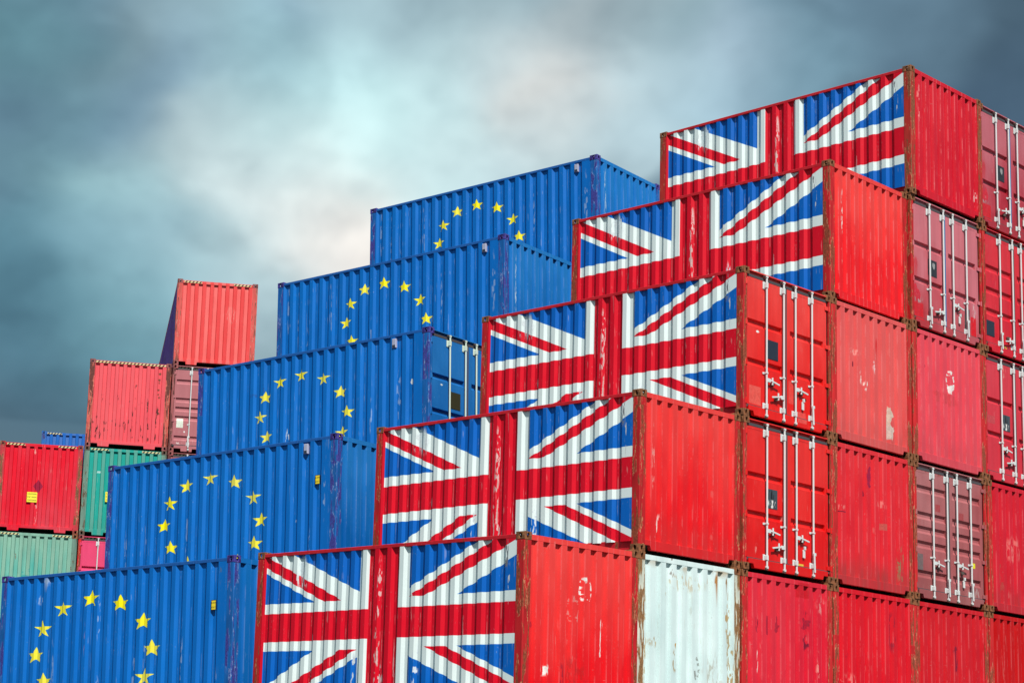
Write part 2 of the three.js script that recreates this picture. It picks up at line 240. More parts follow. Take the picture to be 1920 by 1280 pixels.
// ------------------------------------------------------------------ the shipping container
// Local axes: length along x (front end at +x), up y from its foot, width along z. The front end is read from its left edge: a = w / 2 - z.
const HT = 2.596;
function dentFn(seed, amp) { return (a, b) => (fbm(a * 0.9 + seed * 3.1, b * 0.8 + seed, 3) - 0.5) * amp + (vn(a * 3.3 + seed, b * 2.7) - 0.5) * amp * 0.35; }
const names = new Map(); function numbered(n) { const k = names.get(n) || 0; names.set(n, k + 1); return k ? n + '_' + String(k).padStart(3, '0') : n; }
function corrPts(start, period, n, end, recess, slope, depth, lead) {   // ridge level 0, recess level -depth
  const p = [[lead, 0]];
  for (let i = 0; i < n; i++) { const s = start + i * period; p.push([s, 0], [s + slope, -depth], [s + slope + recess, -depth], [s + 2 * slope + recess, 0]); }
  p.push([end, 0]); return p;
}
function container(o) {
  const { L = 6.058, w, kind = 'plain' } = o, X = L / 2, Z = w / 2, t = new THREE.Group();
  t.name = numbered('shipping_container'); scene.add(t);
  t.userData = { label: o.label, category: 'container' }; if (o.group) t.userData.group = o.group;
  const K = [L, w, kind, o.style].join('|'), left = o.style === 'yard', door = kind.startsWith('door');
  const endUV = (a, y) => [a / w, y / HT], sideUV = (x, y) => [x / L + 0.5, y / HT];
  const zz = (a) => Z - a;
  // eight corner castings and four posts
  for (const sx of [1, -1]) for (const sy of [0, 1]) for (const sz of [1, -1]) { const m = add(t, 'corner_casting', fittingGeo, o.fit); m.position.set(sx * (X - FX / 2), sy ? HT - FY / 2 : FY / 2, sz * (Z - FZ / 2)); m.scale.set(sx, 1, sz); }
  const postW = door ? 0.085 : 0.15;
  for (const sx of [1, -1]) for (const sz of [1, -1]) {
    const pw = sx > 0 ? postW : 0.15;
    const g = cached('post|' + pw, () => {
      const s = new THREE.Shape(); s.moveTo(0.012, 0); s.lineTo(0.15, 0); s.lineTo(0.15, 0.03); s.lineTo(0.06, 0.05); s.lineTo(0.03, pw); s.lineTo(0, pw); s.lineTo(0, 0.012); s.closePath();   // plan: x inwards from the end, then across
      const q = new THREE.ExtrudeGeometry(s, { depth: HT - 2 * FY, bevelEnabled: false }); q.rotateX(Math.PI / 2); q.translate(0, HT - FY, 0); return metreUV(q);   // y -> z
    });
    const m = add(t, 'corner_post', g, o.post); m.position.set(sx * (X - 0.004), 0, sz * (Z - 0.004)); m.scale.set(-sx, 1, -sz);
  }
  // long rails
  for (const sz of [1, -1]) {
    const rm = add(t, 'top_side_rail', cached('tsr|' + L + '|' + w, () => planarUV(boxAt(-X + FX, X - FX, HT - 0.094, HT - 0.034, -0.06, 0, 0.006), (x, y) => [x * 0.8, y / 1.1])), o.rail); rm.position.z = sz * (Z - 0.006); rm.scale.z = sz;
    const bm = add(t, 'bottom_side_rail', cached('bsr|' + L + '|' + w, () => planarUV(boxAt(-X + FX, X - FX, 0.02, 0.185, -0.05, 0, 0.005), (x, y) => [x * 0.8, y / 1.1])), o.rail); bm.position.z = sz * (Z - 0.045); bm.scale.z = sz;
  }
  // long corrugated walls
  const period = o.sidePeriod || 0.2797 * L / 6.058, nS = Math.floor((L - 0.4) / period), slope = 0.053 * period / 0.28, flat = 0.083 * period / 0.28;
  const firstX = o.sideStart !== undefined ? o.sideStart : -X + 0.183;
  const sideGeo = (sz, rows, dent) => {
    const pts = corrPts(firstX, period, nS, X - 0.158, flat, slope, 0.041, -X + 0.158);
    const f = { o: V3(0, 0, sz * (Z - 0.009)), ea: V3(sz, 0, 0), ey: V3(0, 1, 0), en: V3(0, 0, sz) };
    return foldedSheet(pts, 0.165, HT - 0.085, rows, f, dent, (a, y) => sideUV(a * sz, y));
  };
  add(t, 'side_wall', o.fineSide ? cached('sw|' + K, () => sideGeo(1, 14, dentFn(o.seed || 3, 0.009))) : cached('sw1|' + L + '|' + w, () => sideGeo(1, 1)), o.side);
  add(t, 'side_wall', cached('sw2|' + L + '|' + w, () => sideGeo(-1, 1)), o.farSide || o.side);
  // roof and floor
  add(t, 'roof', cached('roof|' + L + w, () => metreUV(boxAt(-X + 0.06, X - 0.06, HT - 0.07, HT - 0.045, -Z + 0.066, Z - 0.066, 0.002))), roofMat);
  add(t, 'floor', cached('floor|' + L + w, () => metreUV(boxAt(-X + 0.06, X - 0.06, 0.1, 0.16, -Z + 0.1, Z - 0.1, 0.002))), floorMat);
  // front end
  const R = (a0, a1, y0, y1, x0, x1, c) => planarUV(boxAt(X + x0, X + x1, y0, y1, zz(a1), zz(a0), c), (x, y, z) => endUV(Z - z, y));
  const endRail = (key, pts, x0, x1) => cached(key + K, () => { const s = new THREE.Shape(); pts.forEach(([a, y], i) => (i ? s.lineTo(a, y) : s.moveTo(a, y))); s.closePath(); const g = new THREE.ExtrudeGeometry(s, { depth: x1 - x0, bevelEnabled: true, bevelThickness: 0.003, bevelSize: 0.003, bevelSegments: 1 }); const p = g.attributes.position; for (let i = 0; i < p.count; i++) { const a = p.getX(i), y = p.getY(i), d = p.getZ(i); p.setXYZ(i, X + x0 + d, y, zz(a)); } const ix = g.index; g.computeVertexNormals(); const n = g.attributes.normal; return planarUV(g, (x, y, z) => endUV(Z - z, y)); });
  const cA = FZ + 0.002, cB = w - FZ - 0.002;
  const lowPts = left
    ? [[cA, 0.105], [0.15 * w, 0.105], [0.155 * w, 0.02], [0.285 * w, 0.02], [0.29 * w, 0.105], [0.71 * w, 0.105], [0.715 * w, 0.02], [0.845 * w, 0.02], [0.85 * w, 0.105], [cB, 0.105], [cB, 0.185], [cA, 0.185]]
    : [[cA, 0.115], [cA + 0.13, 0.115], [cA + 0.16, 0.045], [cB - 0.16, 0.045], [cB - 0.13, 0.115], [cB, 0.115], [cB, 0.195], [cA, 0.195]];
  add(t, 'bottom_end_rail', endRail('ber', lowPts, -0.07, -0.012), o.end);
  if (door) add(t, 'top_end_rail', cached('ter' + K, () => plain([R(postW + 0.004, w - postW - 0.004, HT - 0.118, HT - 0.028, -0.09, -0.05), R(cA, cB, HT - 0.05, HT - 0.03, -0.05, -0.006, 0.003)])), o.end);
  else add(t, 'top_end_rail', cached('ter' + K, () => R(cA, cB, HT - 0.113, HT - 0.032, -0.07, -0.01)), o.end);
  if (!door) {
    const n = 9, per = left ? (w - 0.33) / 9 : 0.2735, rec = left ? per * 0.5 - 0.012 : 0.102, sl = left ? 0.016 : 0.024, st = left ? 0.165 : (o.endStart ?? 0.155);
    add(t, 'end_wall', cached('ew|' + K + (o.seed || 0), () => foldedSheet(corrPts(st, per, n, w - 0.14, rec, sl, left ? 0.045 : 0.046, 0.14), 0.18, HT - 0.1, 12, { o: V3(X - 0.013, 0, Z), ea: V3(0, 0, -1), ey: V3(0, 1, 0), en: V3(1, 0, 0) }, dentFn((o.seed || 3) + 11, 0.006), endUV)), o.end);
  } else doors(t, o, { X, Z, w, K, R, zz, endUV, postW });
  // rear end, plain
  add(t, 'end_wall', cached('ewb|' + L + w, () => foldedSheet(corrPts(0.2, 0.26, 8, w - 0.14, 0.1, 0.02, 0.036, 0.14), 0.05, HT - 0.04, 1, { o: V3(-X + 0.013, 0, -Z), ea: V3(0, 0, 1), ey: V3(0, 1, 0), en: V3(-1, 0, 0) }, null, endUV)), o.rear || o.end);
  // hazard tape on the header
  if (left && o.tape) for (const [a0, a1] of o.tape) add(t, 'hazard_tape', cached('tape' + K + a0 + a1, () => planarUV(boxAt(X + (door ? -0.049 : -0.009), X + (door ? -0.046 : -0.006), HT - 0.1, HT - 0.048, zz(a1 * w), zz(a0 * w), 0.0005), (x, y, z) => [(Z - z) / 0.21, (y - (HT - 0.105)) / 0.065])), tapeMat);
  t.rotation.order = 'YZX';
  return t;
}
function doors(t, o, q) {
  const { X, Z, w, K, R, zz, endUV, postW } = q, grooves = o.grooves, mid = w * 0.482, a0 = postW + 0.01, a1 = w - postW - 0.01;
  const F = -0.03;                                                      // the face of the doors, behind the end plane
  const yb = 0.205, yt = HT - 0.135;
  for (const [p, r] of [[a0, mid - 0.014], [mid + 0.014, a1 - 0.03]]) {
    const isR = p > 1;
    const g = cached('door' + K + p + grooves.join(), () => {
      const e = 0.05, eR = isR ? 0.14 : 0.11, L0 = p + (isR ? 0.11 : e), L1 = r - (isR ? e + 0.05 : eR);
      const gs = [R(p, L0, yb, yt, F - 0.05, F), R(L1, r, yb, yt, F - 0.05, F), R(L0, L1, yb, yb + 0.06, F - 0.05, F), R(L0, L1, yt - 0.06, yt, F - 0.05, F)];
      const pts = [[yb + 0.06, 0]];
      for (const y of grooves.slice().reverse()) { if (o.trapezoid) pts.push([y - 0.085, 0], [y - 0.035, -0.036], [y + 0.02, -0.036], [y + 0.06, 0]); else pts.push([y - 0.07, 0], [y - 0.036, -0.045], [y + 0.04, -0.045], [y + 0.05, 0]); }
      pts.push([yt - 0.06, 0]);
      gs.push(foldedSheet(pts, L0, L1, 4, { o: V3(X + F - 0.002, 0, Z), ea: V3(0, 0, -1), ey: V3(0, 1, 0), en: V3(1, 0, 0) }, dentFn((o.seed || 1) + p, 0.006), endUV, true));
      return plain(gs);
    });
    const d = add(t, 'door', g, o.end);
    for (const y of [2.34, 1.63, 0.93, 0.26]) {                          // hinge blades wrap from the door to the post
      const h0 = isR ? a1 - 0.085 : a0 - 0.035, h1 = isR ? a1 + 0.045 : a0 + 0.03;
      add(d, 'hinge', cached('hinge' + K + isR + y, () => plain([R(h0, h1, y - 0.035, y + 0.035, F, F + 0.022), (() => { const c = tube(X + F + 0.02, y - 0.05, y + 0.05, zz(isR ? a1 + 0.035 : a0 - 0.025), 0.017, 8); return planarUV(c, (x, yy, z) => endUV(Z - z, yy)); })()])), o.end);
    }
  }
  // rubber seals
  const S = F - 0.02;
  for (const [k, b] of Object.entries({ top: [a0, a1, yt - 0.012, yt + 0.035], foot: [a0, a1, yb - 0.036, yb + 0.01], seam: [mid - 0.024, mid + 0.024, yb, yt], side: [a1 - 0.032, a1 - 0.004, yb, yt] }))
    add(t, 'door_seal', cached('seal' + K + k, () => R(b[0], b[1], b[2], b[3], S - 0.02, F + (k === 'side' ? -0.012 : 0.004), 0.006)), k === 'seam' && o.seam ? o.seam : sealMat);
  // locking rods
  const rods = o.rods || [0.24, 0.432, 0.566, 0.757];
  rods.forEach((f, i) => {
    const a = f * w, z = zz(a), xr = X + F + 0.046;
    const rod = add(t, 'lock_rod', cached('rod' + K + i, () => plain([tube(xr, 0.085, HT - 0.075, z, 0.0175, 12), boxAt(xr - 0.02, xr + 0.018, HT - 0.095, HT - 0.062, z - 0.03, z + 0.024, 0.006), boxAt(xr - 0.02, xr + 0.018, 0.06, 0.1, z - 0.03, z + 0.024, 0.006)])), o.rod);
    for (const [y0, y1] of [[HT - 0.31, HT - 0.145], [0.165, 0.315]])
      add(rod, 'rod_bracket', cached('brk' + K + i + y0, () => plain([boxAt(X + F + 0.001, X + F + 0.012, y0 + 0.02, y1 - 0.015, z - 0.032, z + 0.062, 0.002), boxAt(X + F + 0.012, xr + 0.022, y0 + 0.035, y1 - 0.03, z - 0.026, z + 0.028, 0.008)])), o.rod);
    add(rod, 'rod_guide', cached('gd' + K + i, () => plain([boxAt(X + F + 0.001, X + F + 0.01, 0.803, 0.838, z - 0.02, z + 0.062, 0.002), boxAt(X + F + 0.01, xr + 0.022, 0.805, 0.836, z - 0.025, z + 0.025, 0.006)])), o.rod);
    add(rod, 'rod_keeper', cached('kp' + K + i, () => plain([boxAt(xr - 0.045, xr + 0.008, HT - 0.09, HT - 0.055, z + 0.03, z + 0.055, 0.004), boxAt(xr - 0.045, xr + 0.012, 0.035, 0.075, z - 0.028, z + 0.03, 0.006)])), ironMat);
    const lever = (dir, y) => cached('lv' + K + i + dir + y, () => {
      const gs = [], s = -dir;                                           // dir +1: towards the right of the end, i.e. -z
      gs.push(boxAt(xr - 0.016, xr + 0.02, y - 0.03, y + 0.035, Math.min(z, z + s * 0.1), Math.max(z, z + s * 0.1), 0.008));
      const bar = bevelBox(0.014, 0.026, 0.27, 0.005); bar.rotateX(s * 0.16); bar.translate(xr + 0.012, y - 0.012, z + s * 0.235); gs.push(bar);
      const hub = tube(xr + 0.002, y - 0.06, y + 0.065, z + s * 0.17, 0.017, 8); gs.push(hub);
      return plain(gs);
    });
    const H = (o.handles || [[1, 0.7], [-1, 0.46], [1, 0.68], [0, 0]])[i];
    if (H[0]) { add(rod, 'door_handle', lever(H[0], H[1]), o.rod); add(rod, 'handle_catch', cached('ct' + K + i, () => boxAt(X + F + 0.002, X + F + 0.04, H[1] - 0.07, H[1] - 0.015, z - H[0] * 0.2 - 0.05, z - H[0] * 0.2 + 0.04, 0.006)), ironMat); }
    else add(rod, 'door_handle', cached('lvv' + K + i, () => { const b = bevelBox(0.018, 0.34, 0.04, 0.005); b.rotateX(0.06); b.translate(xr + 0.03, 0.3, z + 0.012); return plain([b, boxAt(xr, xr + 0.04, 0.42, 0.47, z - 0.03, z + 0.035, 0.006)]); }), o.rod);
  });
  for (const a of [w * 0.665]) add(t, 'lock_hasp', cached('hasp' + K, () => plain([boxAt(X + F + 0.001, X + F + 0.03, 0.36, 0.5, zz(a) - 0.03, zz(a) + 0.03, 0.008), boxAt(X + F + 0.01, X + F + 0.045, 0.5, 0.56, zz(a) - 0.03, zz(a) + 0.01, 0.006)])), o.rod);
  for (const [a0p, a1p, y0, y1, mat] of o.plates || []) add(t, 'placard', cached('pl' + K + [a0p, y0], () => planarUV(boxAt(X + F + 0.001, X + F + 0.005, y0, y1, zz(a1p), zz(a0p), 0.001), (x, y, z) => [(Z - z - a0p) / (a1p - a0p), (y - y0) / (y1 - y0)])), mat);
}

// ------------------------------------------------------------------ shared materials
const ironMat = flatMat([0.13, 0.1, 0.085], 0.6, 0.3), sealMat = flatMat([0.075, 0.068, 0.075], 0.8), roofMat = flatMat([0.11, 0.09, 0.085], 0.9), floorMat = flatMat([0.05, 0.042, 0.036], 0.9);
const rodMat = flatMat([0.66, 0.69, 0.68], 0.45), rodMatWarm = flatMat([0.62, 0.72, 0.62], 0.4);
const blueTapeMat = flatMat([0.05, 0.16, 0.36], 0.6);
const tapeMat = (() => {
  const w = 128, h = 32, c = document.createElement('canvas'); c.width = w; c.height = h; const g = c.getContext('2d'); g.fillStyle = '#d6cb92'; g.fillRect(0, 0, w, h); g.fillStyle = '#2a2018';
  for (let i = -1; i < 4; i++) { g.beginPath(); g.moveTo(i * 64, 32); g.lineTo(i * 64 + 30, 32); g.lineTo(i * 64 + 62, 0); g.lineTo(i * 64 + 32, 0); g.fill(); }
  const t = new THREE.CanvasTexture(c); t.colorSpace = THREE.SRGBColorSpace; t.wrapS = t.wrapT = THREE.RepeatWrapping; return new THREE.MeshStandardMaterial({ map: t, roughness: 0.6 });
})();
function signMat(lines, w, h, size, bg, fg, border) {
  const c = document.createElement('canvas'); c.width = w; c.height = h; const g = c.getContext('2d'); g.fillStyle = border || bg; g.fillRect(0, 0, w, h); const b = border ? Math.round(w * 0.1) : 0; g.fillStyle = bg; g.fillRect(b, b, w - 2 * b, h - 2 * b);
  g.fillStyle = fg; g.textAlign = 'center'; g.textBaseline = 'middle'; lines.forEach((s, i) => { g.font = 'bold ' + size + 'px sans-serif'; g.fillText(s, w / 2, h * (i + 0.5 + 0.1) / (lines.length + 0.2), w * 0.9); });
  const t = new THREE.CanvasTexture(c); t.colorSpace = THREE.SRGBColorSpace; return new THREE.MeshStandardMaterial({ map: t, roughness: 0.5 });
}
const P_ = { // posts and castings
  rust: postTex(1, [0.5, 0.014, 0.018], 0.26, [0.27, 0.06, 0.028], [0.62, 0.42, 0.2]), rustRed: postTex(2, [0.58, 0.02, 0.022], 0.2, [0.28, 0.06, 0.03], [0.66, 0.42, 0.24]), rustHeavy: postTex(3, [0.32, 0.115, 0.05], 0.5, [0.17, 0.07, 0.032], [0.5, 0.3, 0.13]), rustFull: postTex(11, [0.42, 0.028, 0.02], 0.36, [0.24, 0.075, 0.034], [0.58, 0.4, 0.2]),
  violet: postTex(4, [0.008, 0.11, 0.38], 0.3, [0.05, 0.05, 0.27], [0.3, 0.36, 0.62]), violetCast: postTex(5, [0.06, 0.05, 0.28], 0.6, [0.035, 0.022, 0.14], [0.2, 0.15, 0.4]),
  white: postTex(6, [0.6, 0.62, 0.52], 0.5, [0.27, 0.14, 0.06], [0.45, 0.3, 0.16]), pink: postTex(7, [0.66, 0.1, 0.085], 0.2, [0.25, 0.07, 0.05], [0.7, 0.4, 0.3]), green: postTex(8, [0.14, 0.24, 0.19], 0.2, [0.12, 0.08, 0.05], [0.3, 0.35, 0.28]),
  maroon: postTex(9, [0.32, 0.09, 0.09], 0.25, [0.12, 0.04, 0.035], [0.4, 0.25, 0.2]), blue: postTex(10, [0.02, 0.14, 0.46], 0.05, [0.05, 0.06, 0.2], [0.2, 0.3, 0.6], 128, 512),
};
const pm = {}; for (const k in P_) pm[k] = paintMat(P_[k], 1);
const shifted = (k, u, v) => { const t = P_[k].clone(); t.offset.set(u, v); t.needsUpdate = true; return paintMat(t, 1); };
const chipTex = (seed, paint, chip, amt) => panelTex({ w: 512, h: 256, mw: 1.25, mh: 1.1, seed, base: paint, chip, speck: 0.9 * amt, scratch: 0, mottle: 0.2, rust: 0.8, rustAt: 0.76 - amt * 0.06, repeat: true });
const railRed = paintMat(chipTex(21, [0.55, 0.014, 0.024], [0.65, 0.5, 0.45], 1), 0.9), railBlue = paintMat(chipTex(22, [0.012, 0.1, 0.36], [0.3, 0.4, 0.6], 0.7), 0.9);
const redPlain = flatMat([0.5, 0.02, 0.025], 0.5), bluePlain = flatMat([0.008, 0.1, 0.42], 0.5);

// ------------------------------------------------------------------ ground
{
  const t = panelTex({ w: 1024, h: 1024, mw: 16, mh: 16, seed: 40, base: [0.06, 0.059, 0.058], fade: 0.5, fadeColor: [0.045, 0.044, 0.043], mottle: 0.35, speck: 0.4, chip: [0.16, 0.155, 0.15], repeat: true });
  const g = new THREE.PlaneGeometry(1600, 1600); g.rotateX(-Math.PI / 2); planarUV(g, (x, y, z) => [x / 16, z / 16]);
  const m = add(scene, 'ground', g, new THREE.MeshStandardMaterial({ map: t, roughness: 0.95 })); m.userData.kind = 'structure'; m.userData.label = 'grey asphalt yard under the container stacks';
}
const WP = 2.7125, WU = 2.685, UP = 2.6;
// stands a container with the upper near front corner (x, z) of its end given
function place(t, L, w, x, y, z, yaw = 0, tilt = 0, sx = 1, s = 1) {
  t.scale.set(sx * s, s, s); t.rotation.set(0, yaw, tilt, 'YZX');
  const c = V3(-L / 2 * sx * s, 0, -w / 2 * s).applyEuler(t.rotation); t.position.set(x + c.x, y + c.y, z + c.z); return t;
}
const NE = 576, PER = 0.2735, ST = 0.155, DUTY = 0.55;
let seedN = 100;
const endTex = (o) => panelTex({ w: NE, h: NE, mw: WU, mh: HT, seed: seedN += 7, period: o.door ? 0 : PER, phase: ST, duty: DUTY, bend: 0.5, bendGlint: o.base.map((c) => Math.min(0.82, c * 1.1 + 0.16)), mottle: 0.12, speck: 0.2, scratch: 0.12, ...o });  // bend lines: light caught by the rounded rib edges, painted into the colour
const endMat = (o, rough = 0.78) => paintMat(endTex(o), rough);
const WHITE = [0.78, 0.76, 0.72], ASH = [0.36, 0.3, 0.28], DARKRED = [0.2, 0.008, 0.03], PALE = [0.8, 0.28, 0.25];

// ------------------------------------------------------------------ flag walls
const X6 = 6.058, fx = (x) => x + X6;
const flagTex = (seed, dx, sy) => panelTex({
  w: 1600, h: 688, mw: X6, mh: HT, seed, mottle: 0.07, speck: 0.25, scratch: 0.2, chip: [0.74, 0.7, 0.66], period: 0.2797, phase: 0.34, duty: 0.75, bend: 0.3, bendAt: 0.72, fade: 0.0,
  draw(g, X, Y) {
    const RED = 'rgb(218,4,36)', BLUE = 'rgb(0,98,190)', WH = 'rgb(226,238,236)';
    const poly = (c, p) => { g.fillStyle = c; g.beginPath(); p.forEach(([x, y], i) => { const px = X(fx(x < -5.8 || x > -0.1 ? x : x + dx)), py = Y(2.52 - (2.52 - y) * sy); i ? g.lineTo(px, py) : g.moveTo(px, py); }); g.fill(); };
    g.fillStyle = WH; g.fillRect(0, 0, 1600, 688);
    // blue fields
    poly(BLUE, [[-3.505, 1.8], [-3.505, 2.6], [-5.31, 2.6]]);
    poly(BLUE, [[-4.57, 1.655], [-6.06, 1.655], [-6.06, 2.305]]);
    poly(BLUE, [[-2.38, 1.81], [-2.38, 2.6], [-0.74, 2.6]]);
    poly(BLUE, [[-1.34, 1.675], [0, 1.69], [0, 2.315]]);
    poly(BLUE, [[-1.33, 0.85], [0, 0.86], [0, 0.275]]);
    poly(BLUE, [[-2.365, 0.71], [-2.365, 0], [-0.67, 0]]);
    poly(BLUE, [[-4.57, 0.815], [-6.06, 0.815], [-6.06, 0.02]]);
    poly(BLUE, [[-3.51, 0.69], [-3.51, 0], [-4.95, 0]]);
    // red saltire
    poly(RED, [[-3.9, 1.66], [-4.34, 1.66], [-6.06, 2.41], [-6.06, 2.6], [-6.03, 2.6]]);
    poly(RED, [[-2.385, 1.675], [-2.02, 1.675], [0.02, 2.565], [0.02, 2.6], [-0.4, 2.6]]);
    poly(RED, [[-1.99, 0.845], [-1.565, 0.845], [0, 0.15], [0, 0], [-0.09, 0]]);
    poly(RED, [[-3.9, 0.82], [-3.53, 0.82], [-5.15, 0.0], [-5.56, 0.0]]);
    // red cross
    poly(RED, [[-6.1, 0.975], [0, 1.02], [0, 1.515], [-6.1, 1.475]]);
    poly(RED, [[-3.285, 0], [-2.61, 0], [-2.61, 2.6], [-3.285, 2.6]]);
    // the strip of plain red by the left post
    poly('rgb(208,4,34)', [[-6.1, 0], [-5.84, 0], [-5.84, 2.6], [-6.1, 2.6]]);
  },
  marks: [['flake', fx(-3.06), 1.75, 0.045, 0.62, [0.72, 0.62, 0.6], 0.7], ['flake', fx(-3.08), 0.95, 0.05, 0.7, [0.6, 0.4, 0.38]], ['flake', fx(-3.02), 0.35, 0.09, 0.35, [0.75, 0.7, 0.68], 0.7], ['flake', fx(-2.7), 0.5, 0.03, 0.5, [0.7, 0.6, 0.6], 0.5],
    ['drip', fx(-4.9), 2.32, 0.13, 0.2, [0.55, 0.66, 0.72], 0.75], ['flake', fx(-4.9), 2.2, 0.2, 0.3, [0.66, 0.72, 0.74]], ['flake', fx(-2.22), 0.55, 0.06, 0.5, [0.62, 0.68, 0.76]], ['flake', fx(-4.62), 0.7, 0.02, 0.6, [0.75, 0.7, 0.7]],
    ['blob', fx(-2.32), 1.73, 0.025, 0.05, [0.8, 0.75, 0.72]], ['flake', fx(-0.36), 2.3, 0.05, 0.3, [0.16, 0.17, 0.19], 1], ['flake', fx(-0.3), 1.9, 0.02, 0.4, [0.55, 0.56, 0.58]], ['flake', fx(-1.22), 1.0, 0.03, 0.6, [0.6, 0.4, 0.4], 0.5], ['flake', fx(-3.6), 0.5, 0.04, 0.4, [0.5, 0.55, 0.6]]],
});
const flagA = paintMat(flagTex(3, -0.03, 0.945), 0.62), flagB = paintMat(flagTex(4, 0, 1), 0.62), flagC = paintMat(flagTex(5, -0.06, 1.14), 0.62), flagSides = [flagA, flagB, flagB, flagC, flagC];
function starTex(seed, cx, ax, bx, cy, ay, by, marks) {
  return panelTex({
    w: 1600, h: 688, mw: X6, mh: HT, seed, mottle: 0.1, speck: 0.3, scratch: 0.22, chip: [0.42, 0.5, 0.66], period: 0.2797, phase: 0.34, duty: 0.75, bend: 0.25, bendAt: 0.72, fade: 0.2, fadeColor: rgb(14, 122, 204), marks,
    draw(g, X, Y, s) {
      g.fillStyle = 'rgb(0,104,190)'; g.fillRect(0, 0, 1600, 688); g.fillStyle = 'rgb(248,232,0)';
      for (let i = 0; i < 12; i++) {
        const t = i * Math.PI / 6, px = cx + ax * Math.sin(t) + bx * Math.cos(t), py = cy + ay * Math.sin(t) + by * Math.cos(t);
        g.beginPath(); for (let k = 0; k < 10; k++) { const r = k % 2 ? 0.384 : 1, a = k * Math.PI / 5, xx = X(fx(px + Math.sin(a) * r * 0.158 * ax / 1.2 * 1.17)), yy = Y(py + Math.cos(a) * r * 0.158 * by / 0.87 * 0.95); k ? g.lineTo(xx, yy) : g.moveTo(xx, yy); } g.fill();
      }
    },
  });
}
const bm = (x, y, rx, ry, c = [0.4, 0.52, 0.7], s = 0.45) => ['flake', fx(x), y, rx, ry, c, s];
const star0 = paintMat(starTex(31, -3.471, 1.528, -0.085, 1.102, 0.011, 0.948, [['drip', fx(-4.78), 2.42, 0.08, 0.1, [0.5, 0.6, 0.68], 0.55], bm(-4.95, 2.1, 0.1, 0.1), bm(-3.33, 1.7, 0.03, 0.45), bm(-3.68, 1.35, 0.03, 0.3, [0.3, 0.25, 0.5]), bm(-2.4, 0.6, 0.05, 0.5), bm(-4.5, 0.6, 0.03, 0.7), bm(-2.15, 0.9, 0.03, 0.4), bm(-0.32, 2.3, 0.03, 0.2, [0.12, 0.15, 0.15]), bm(-3.33, 0.4, 0.06, 0.3), bm(-1.2, 0.9, 0.03, 0.7)]), 0.62);
const star1 = paintMat(starTex(32, -3.132, 1.273, -0.062, 1.205, -0.042, 0.867, [bm(-4.27, 1.95, 0.05, 0.1, [0.02, 0.05, 0.12]), bm(-3.8, 0.9, 0.03, 0.6), bm(-5.5, 0.7, 0.05, 0.5), bm(-1.0, 1.05, 0.04, 0.06), bm(-0.3, 1.5, 0.03, 0.5), bm(-4.5, 0.4, 0.04, 0.3), bm(-0.65, 0.6, 0.04, 0.4)]), 0.62);
const star2 = paintMat(starTex(33, -3.142, 1.141, -0.061, 1.233, -0.08, 0.839, [bm(-0.75, 1.3, 0.06, 0.6), bm(-3.55, 0.75, 0.05, 0.28, [0.6, 0.72, 0.8], 1), bm(-1.4, 1.0, 0.03, 0.4), bm(-4.9, 0.5, 0.05, 0.5), bm(-4.5, 1.8, 0.12, 0.05, [0.02, 0.05, 0.2]), bm(-4.2, 1.9, 0.06, 0.12, [0.02, 0.04, 0.16]), bm(-0.4, 1.2, 0.03, 0.3), ['blob', fx(-0.43), 1.56, 0.05, 0.05, [0.75, 0.77, 0.76]]]), 0.6);
const star3 = paintMat(starTex(34, -3.03, 1.066, -0.046, 1.22, -0.125, 0.85, [bm(-5.75, 1.9, 0.04, 0.6), bm(-5.45, 1.6, 0.03, 0.8), bm(-4.5, 1.3, 0.02, 0.7), bm(-1.6, 1.5, 0.03, 0.4), bm(-0.28, 1.6, 0.05, 0.7), bm(-2.2, 0.6, 0.06, 0.2), bm(-3.4, 0.8, 0.02, 0.6), bm(-5.2, 0.9, 0.03, 0.6)]), 0.55);

// ------------------------------------------------------------------ the flag stair on the right
const NTH = ['lowest', 'second lowest', 'middle', 'second highest', 'topmost'];
const topFade = { fade: 0.7, fadeUp: 1.5, fadeColor: [0.8, 0.07, 0.06] };
const ukEnds = [
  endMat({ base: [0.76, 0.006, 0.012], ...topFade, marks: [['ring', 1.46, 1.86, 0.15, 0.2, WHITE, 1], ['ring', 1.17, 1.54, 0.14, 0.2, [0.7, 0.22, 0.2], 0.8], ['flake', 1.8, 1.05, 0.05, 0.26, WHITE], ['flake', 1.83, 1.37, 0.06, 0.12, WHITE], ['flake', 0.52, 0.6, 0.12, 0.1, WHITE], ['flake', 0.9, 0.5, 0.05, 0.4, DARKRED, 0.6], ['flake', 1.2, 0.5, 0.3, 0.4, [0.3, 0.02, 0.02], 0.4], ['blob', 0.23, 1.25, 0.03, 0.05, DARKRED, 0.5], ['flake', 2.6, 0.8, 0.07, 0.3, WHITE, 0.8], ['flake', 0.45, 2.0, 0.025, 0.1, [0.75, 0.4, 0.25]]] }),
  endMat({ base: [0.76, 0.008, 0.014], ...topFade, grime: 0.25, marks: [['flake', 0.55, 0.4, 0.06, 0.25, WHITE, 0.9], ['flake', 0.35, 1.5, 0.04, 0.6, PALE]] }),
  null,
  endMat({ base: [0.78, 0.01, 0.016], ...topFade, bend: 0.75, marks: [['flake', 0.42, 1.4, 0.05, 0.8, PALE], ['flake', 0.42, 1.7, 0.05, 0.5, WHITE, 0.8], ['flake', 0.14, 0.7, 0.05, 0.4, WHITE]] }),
  endMat({ base: [0.6, 0.002, 0.018], fade: 0.35, fadeUp: 0.6, fadeColor: [0.64, 0.03, 0.045], bend: 0.75, marks: [['flake', 0.32, 1.8, 0.04, 0.6, PALE], ['flake', 2.45, 0.5, 0.04, 0.2, WHITE], ['flake', 0.14, 0.7, 0.05, 0.4, [0.5, 0.3, 0.3]]] }),
];
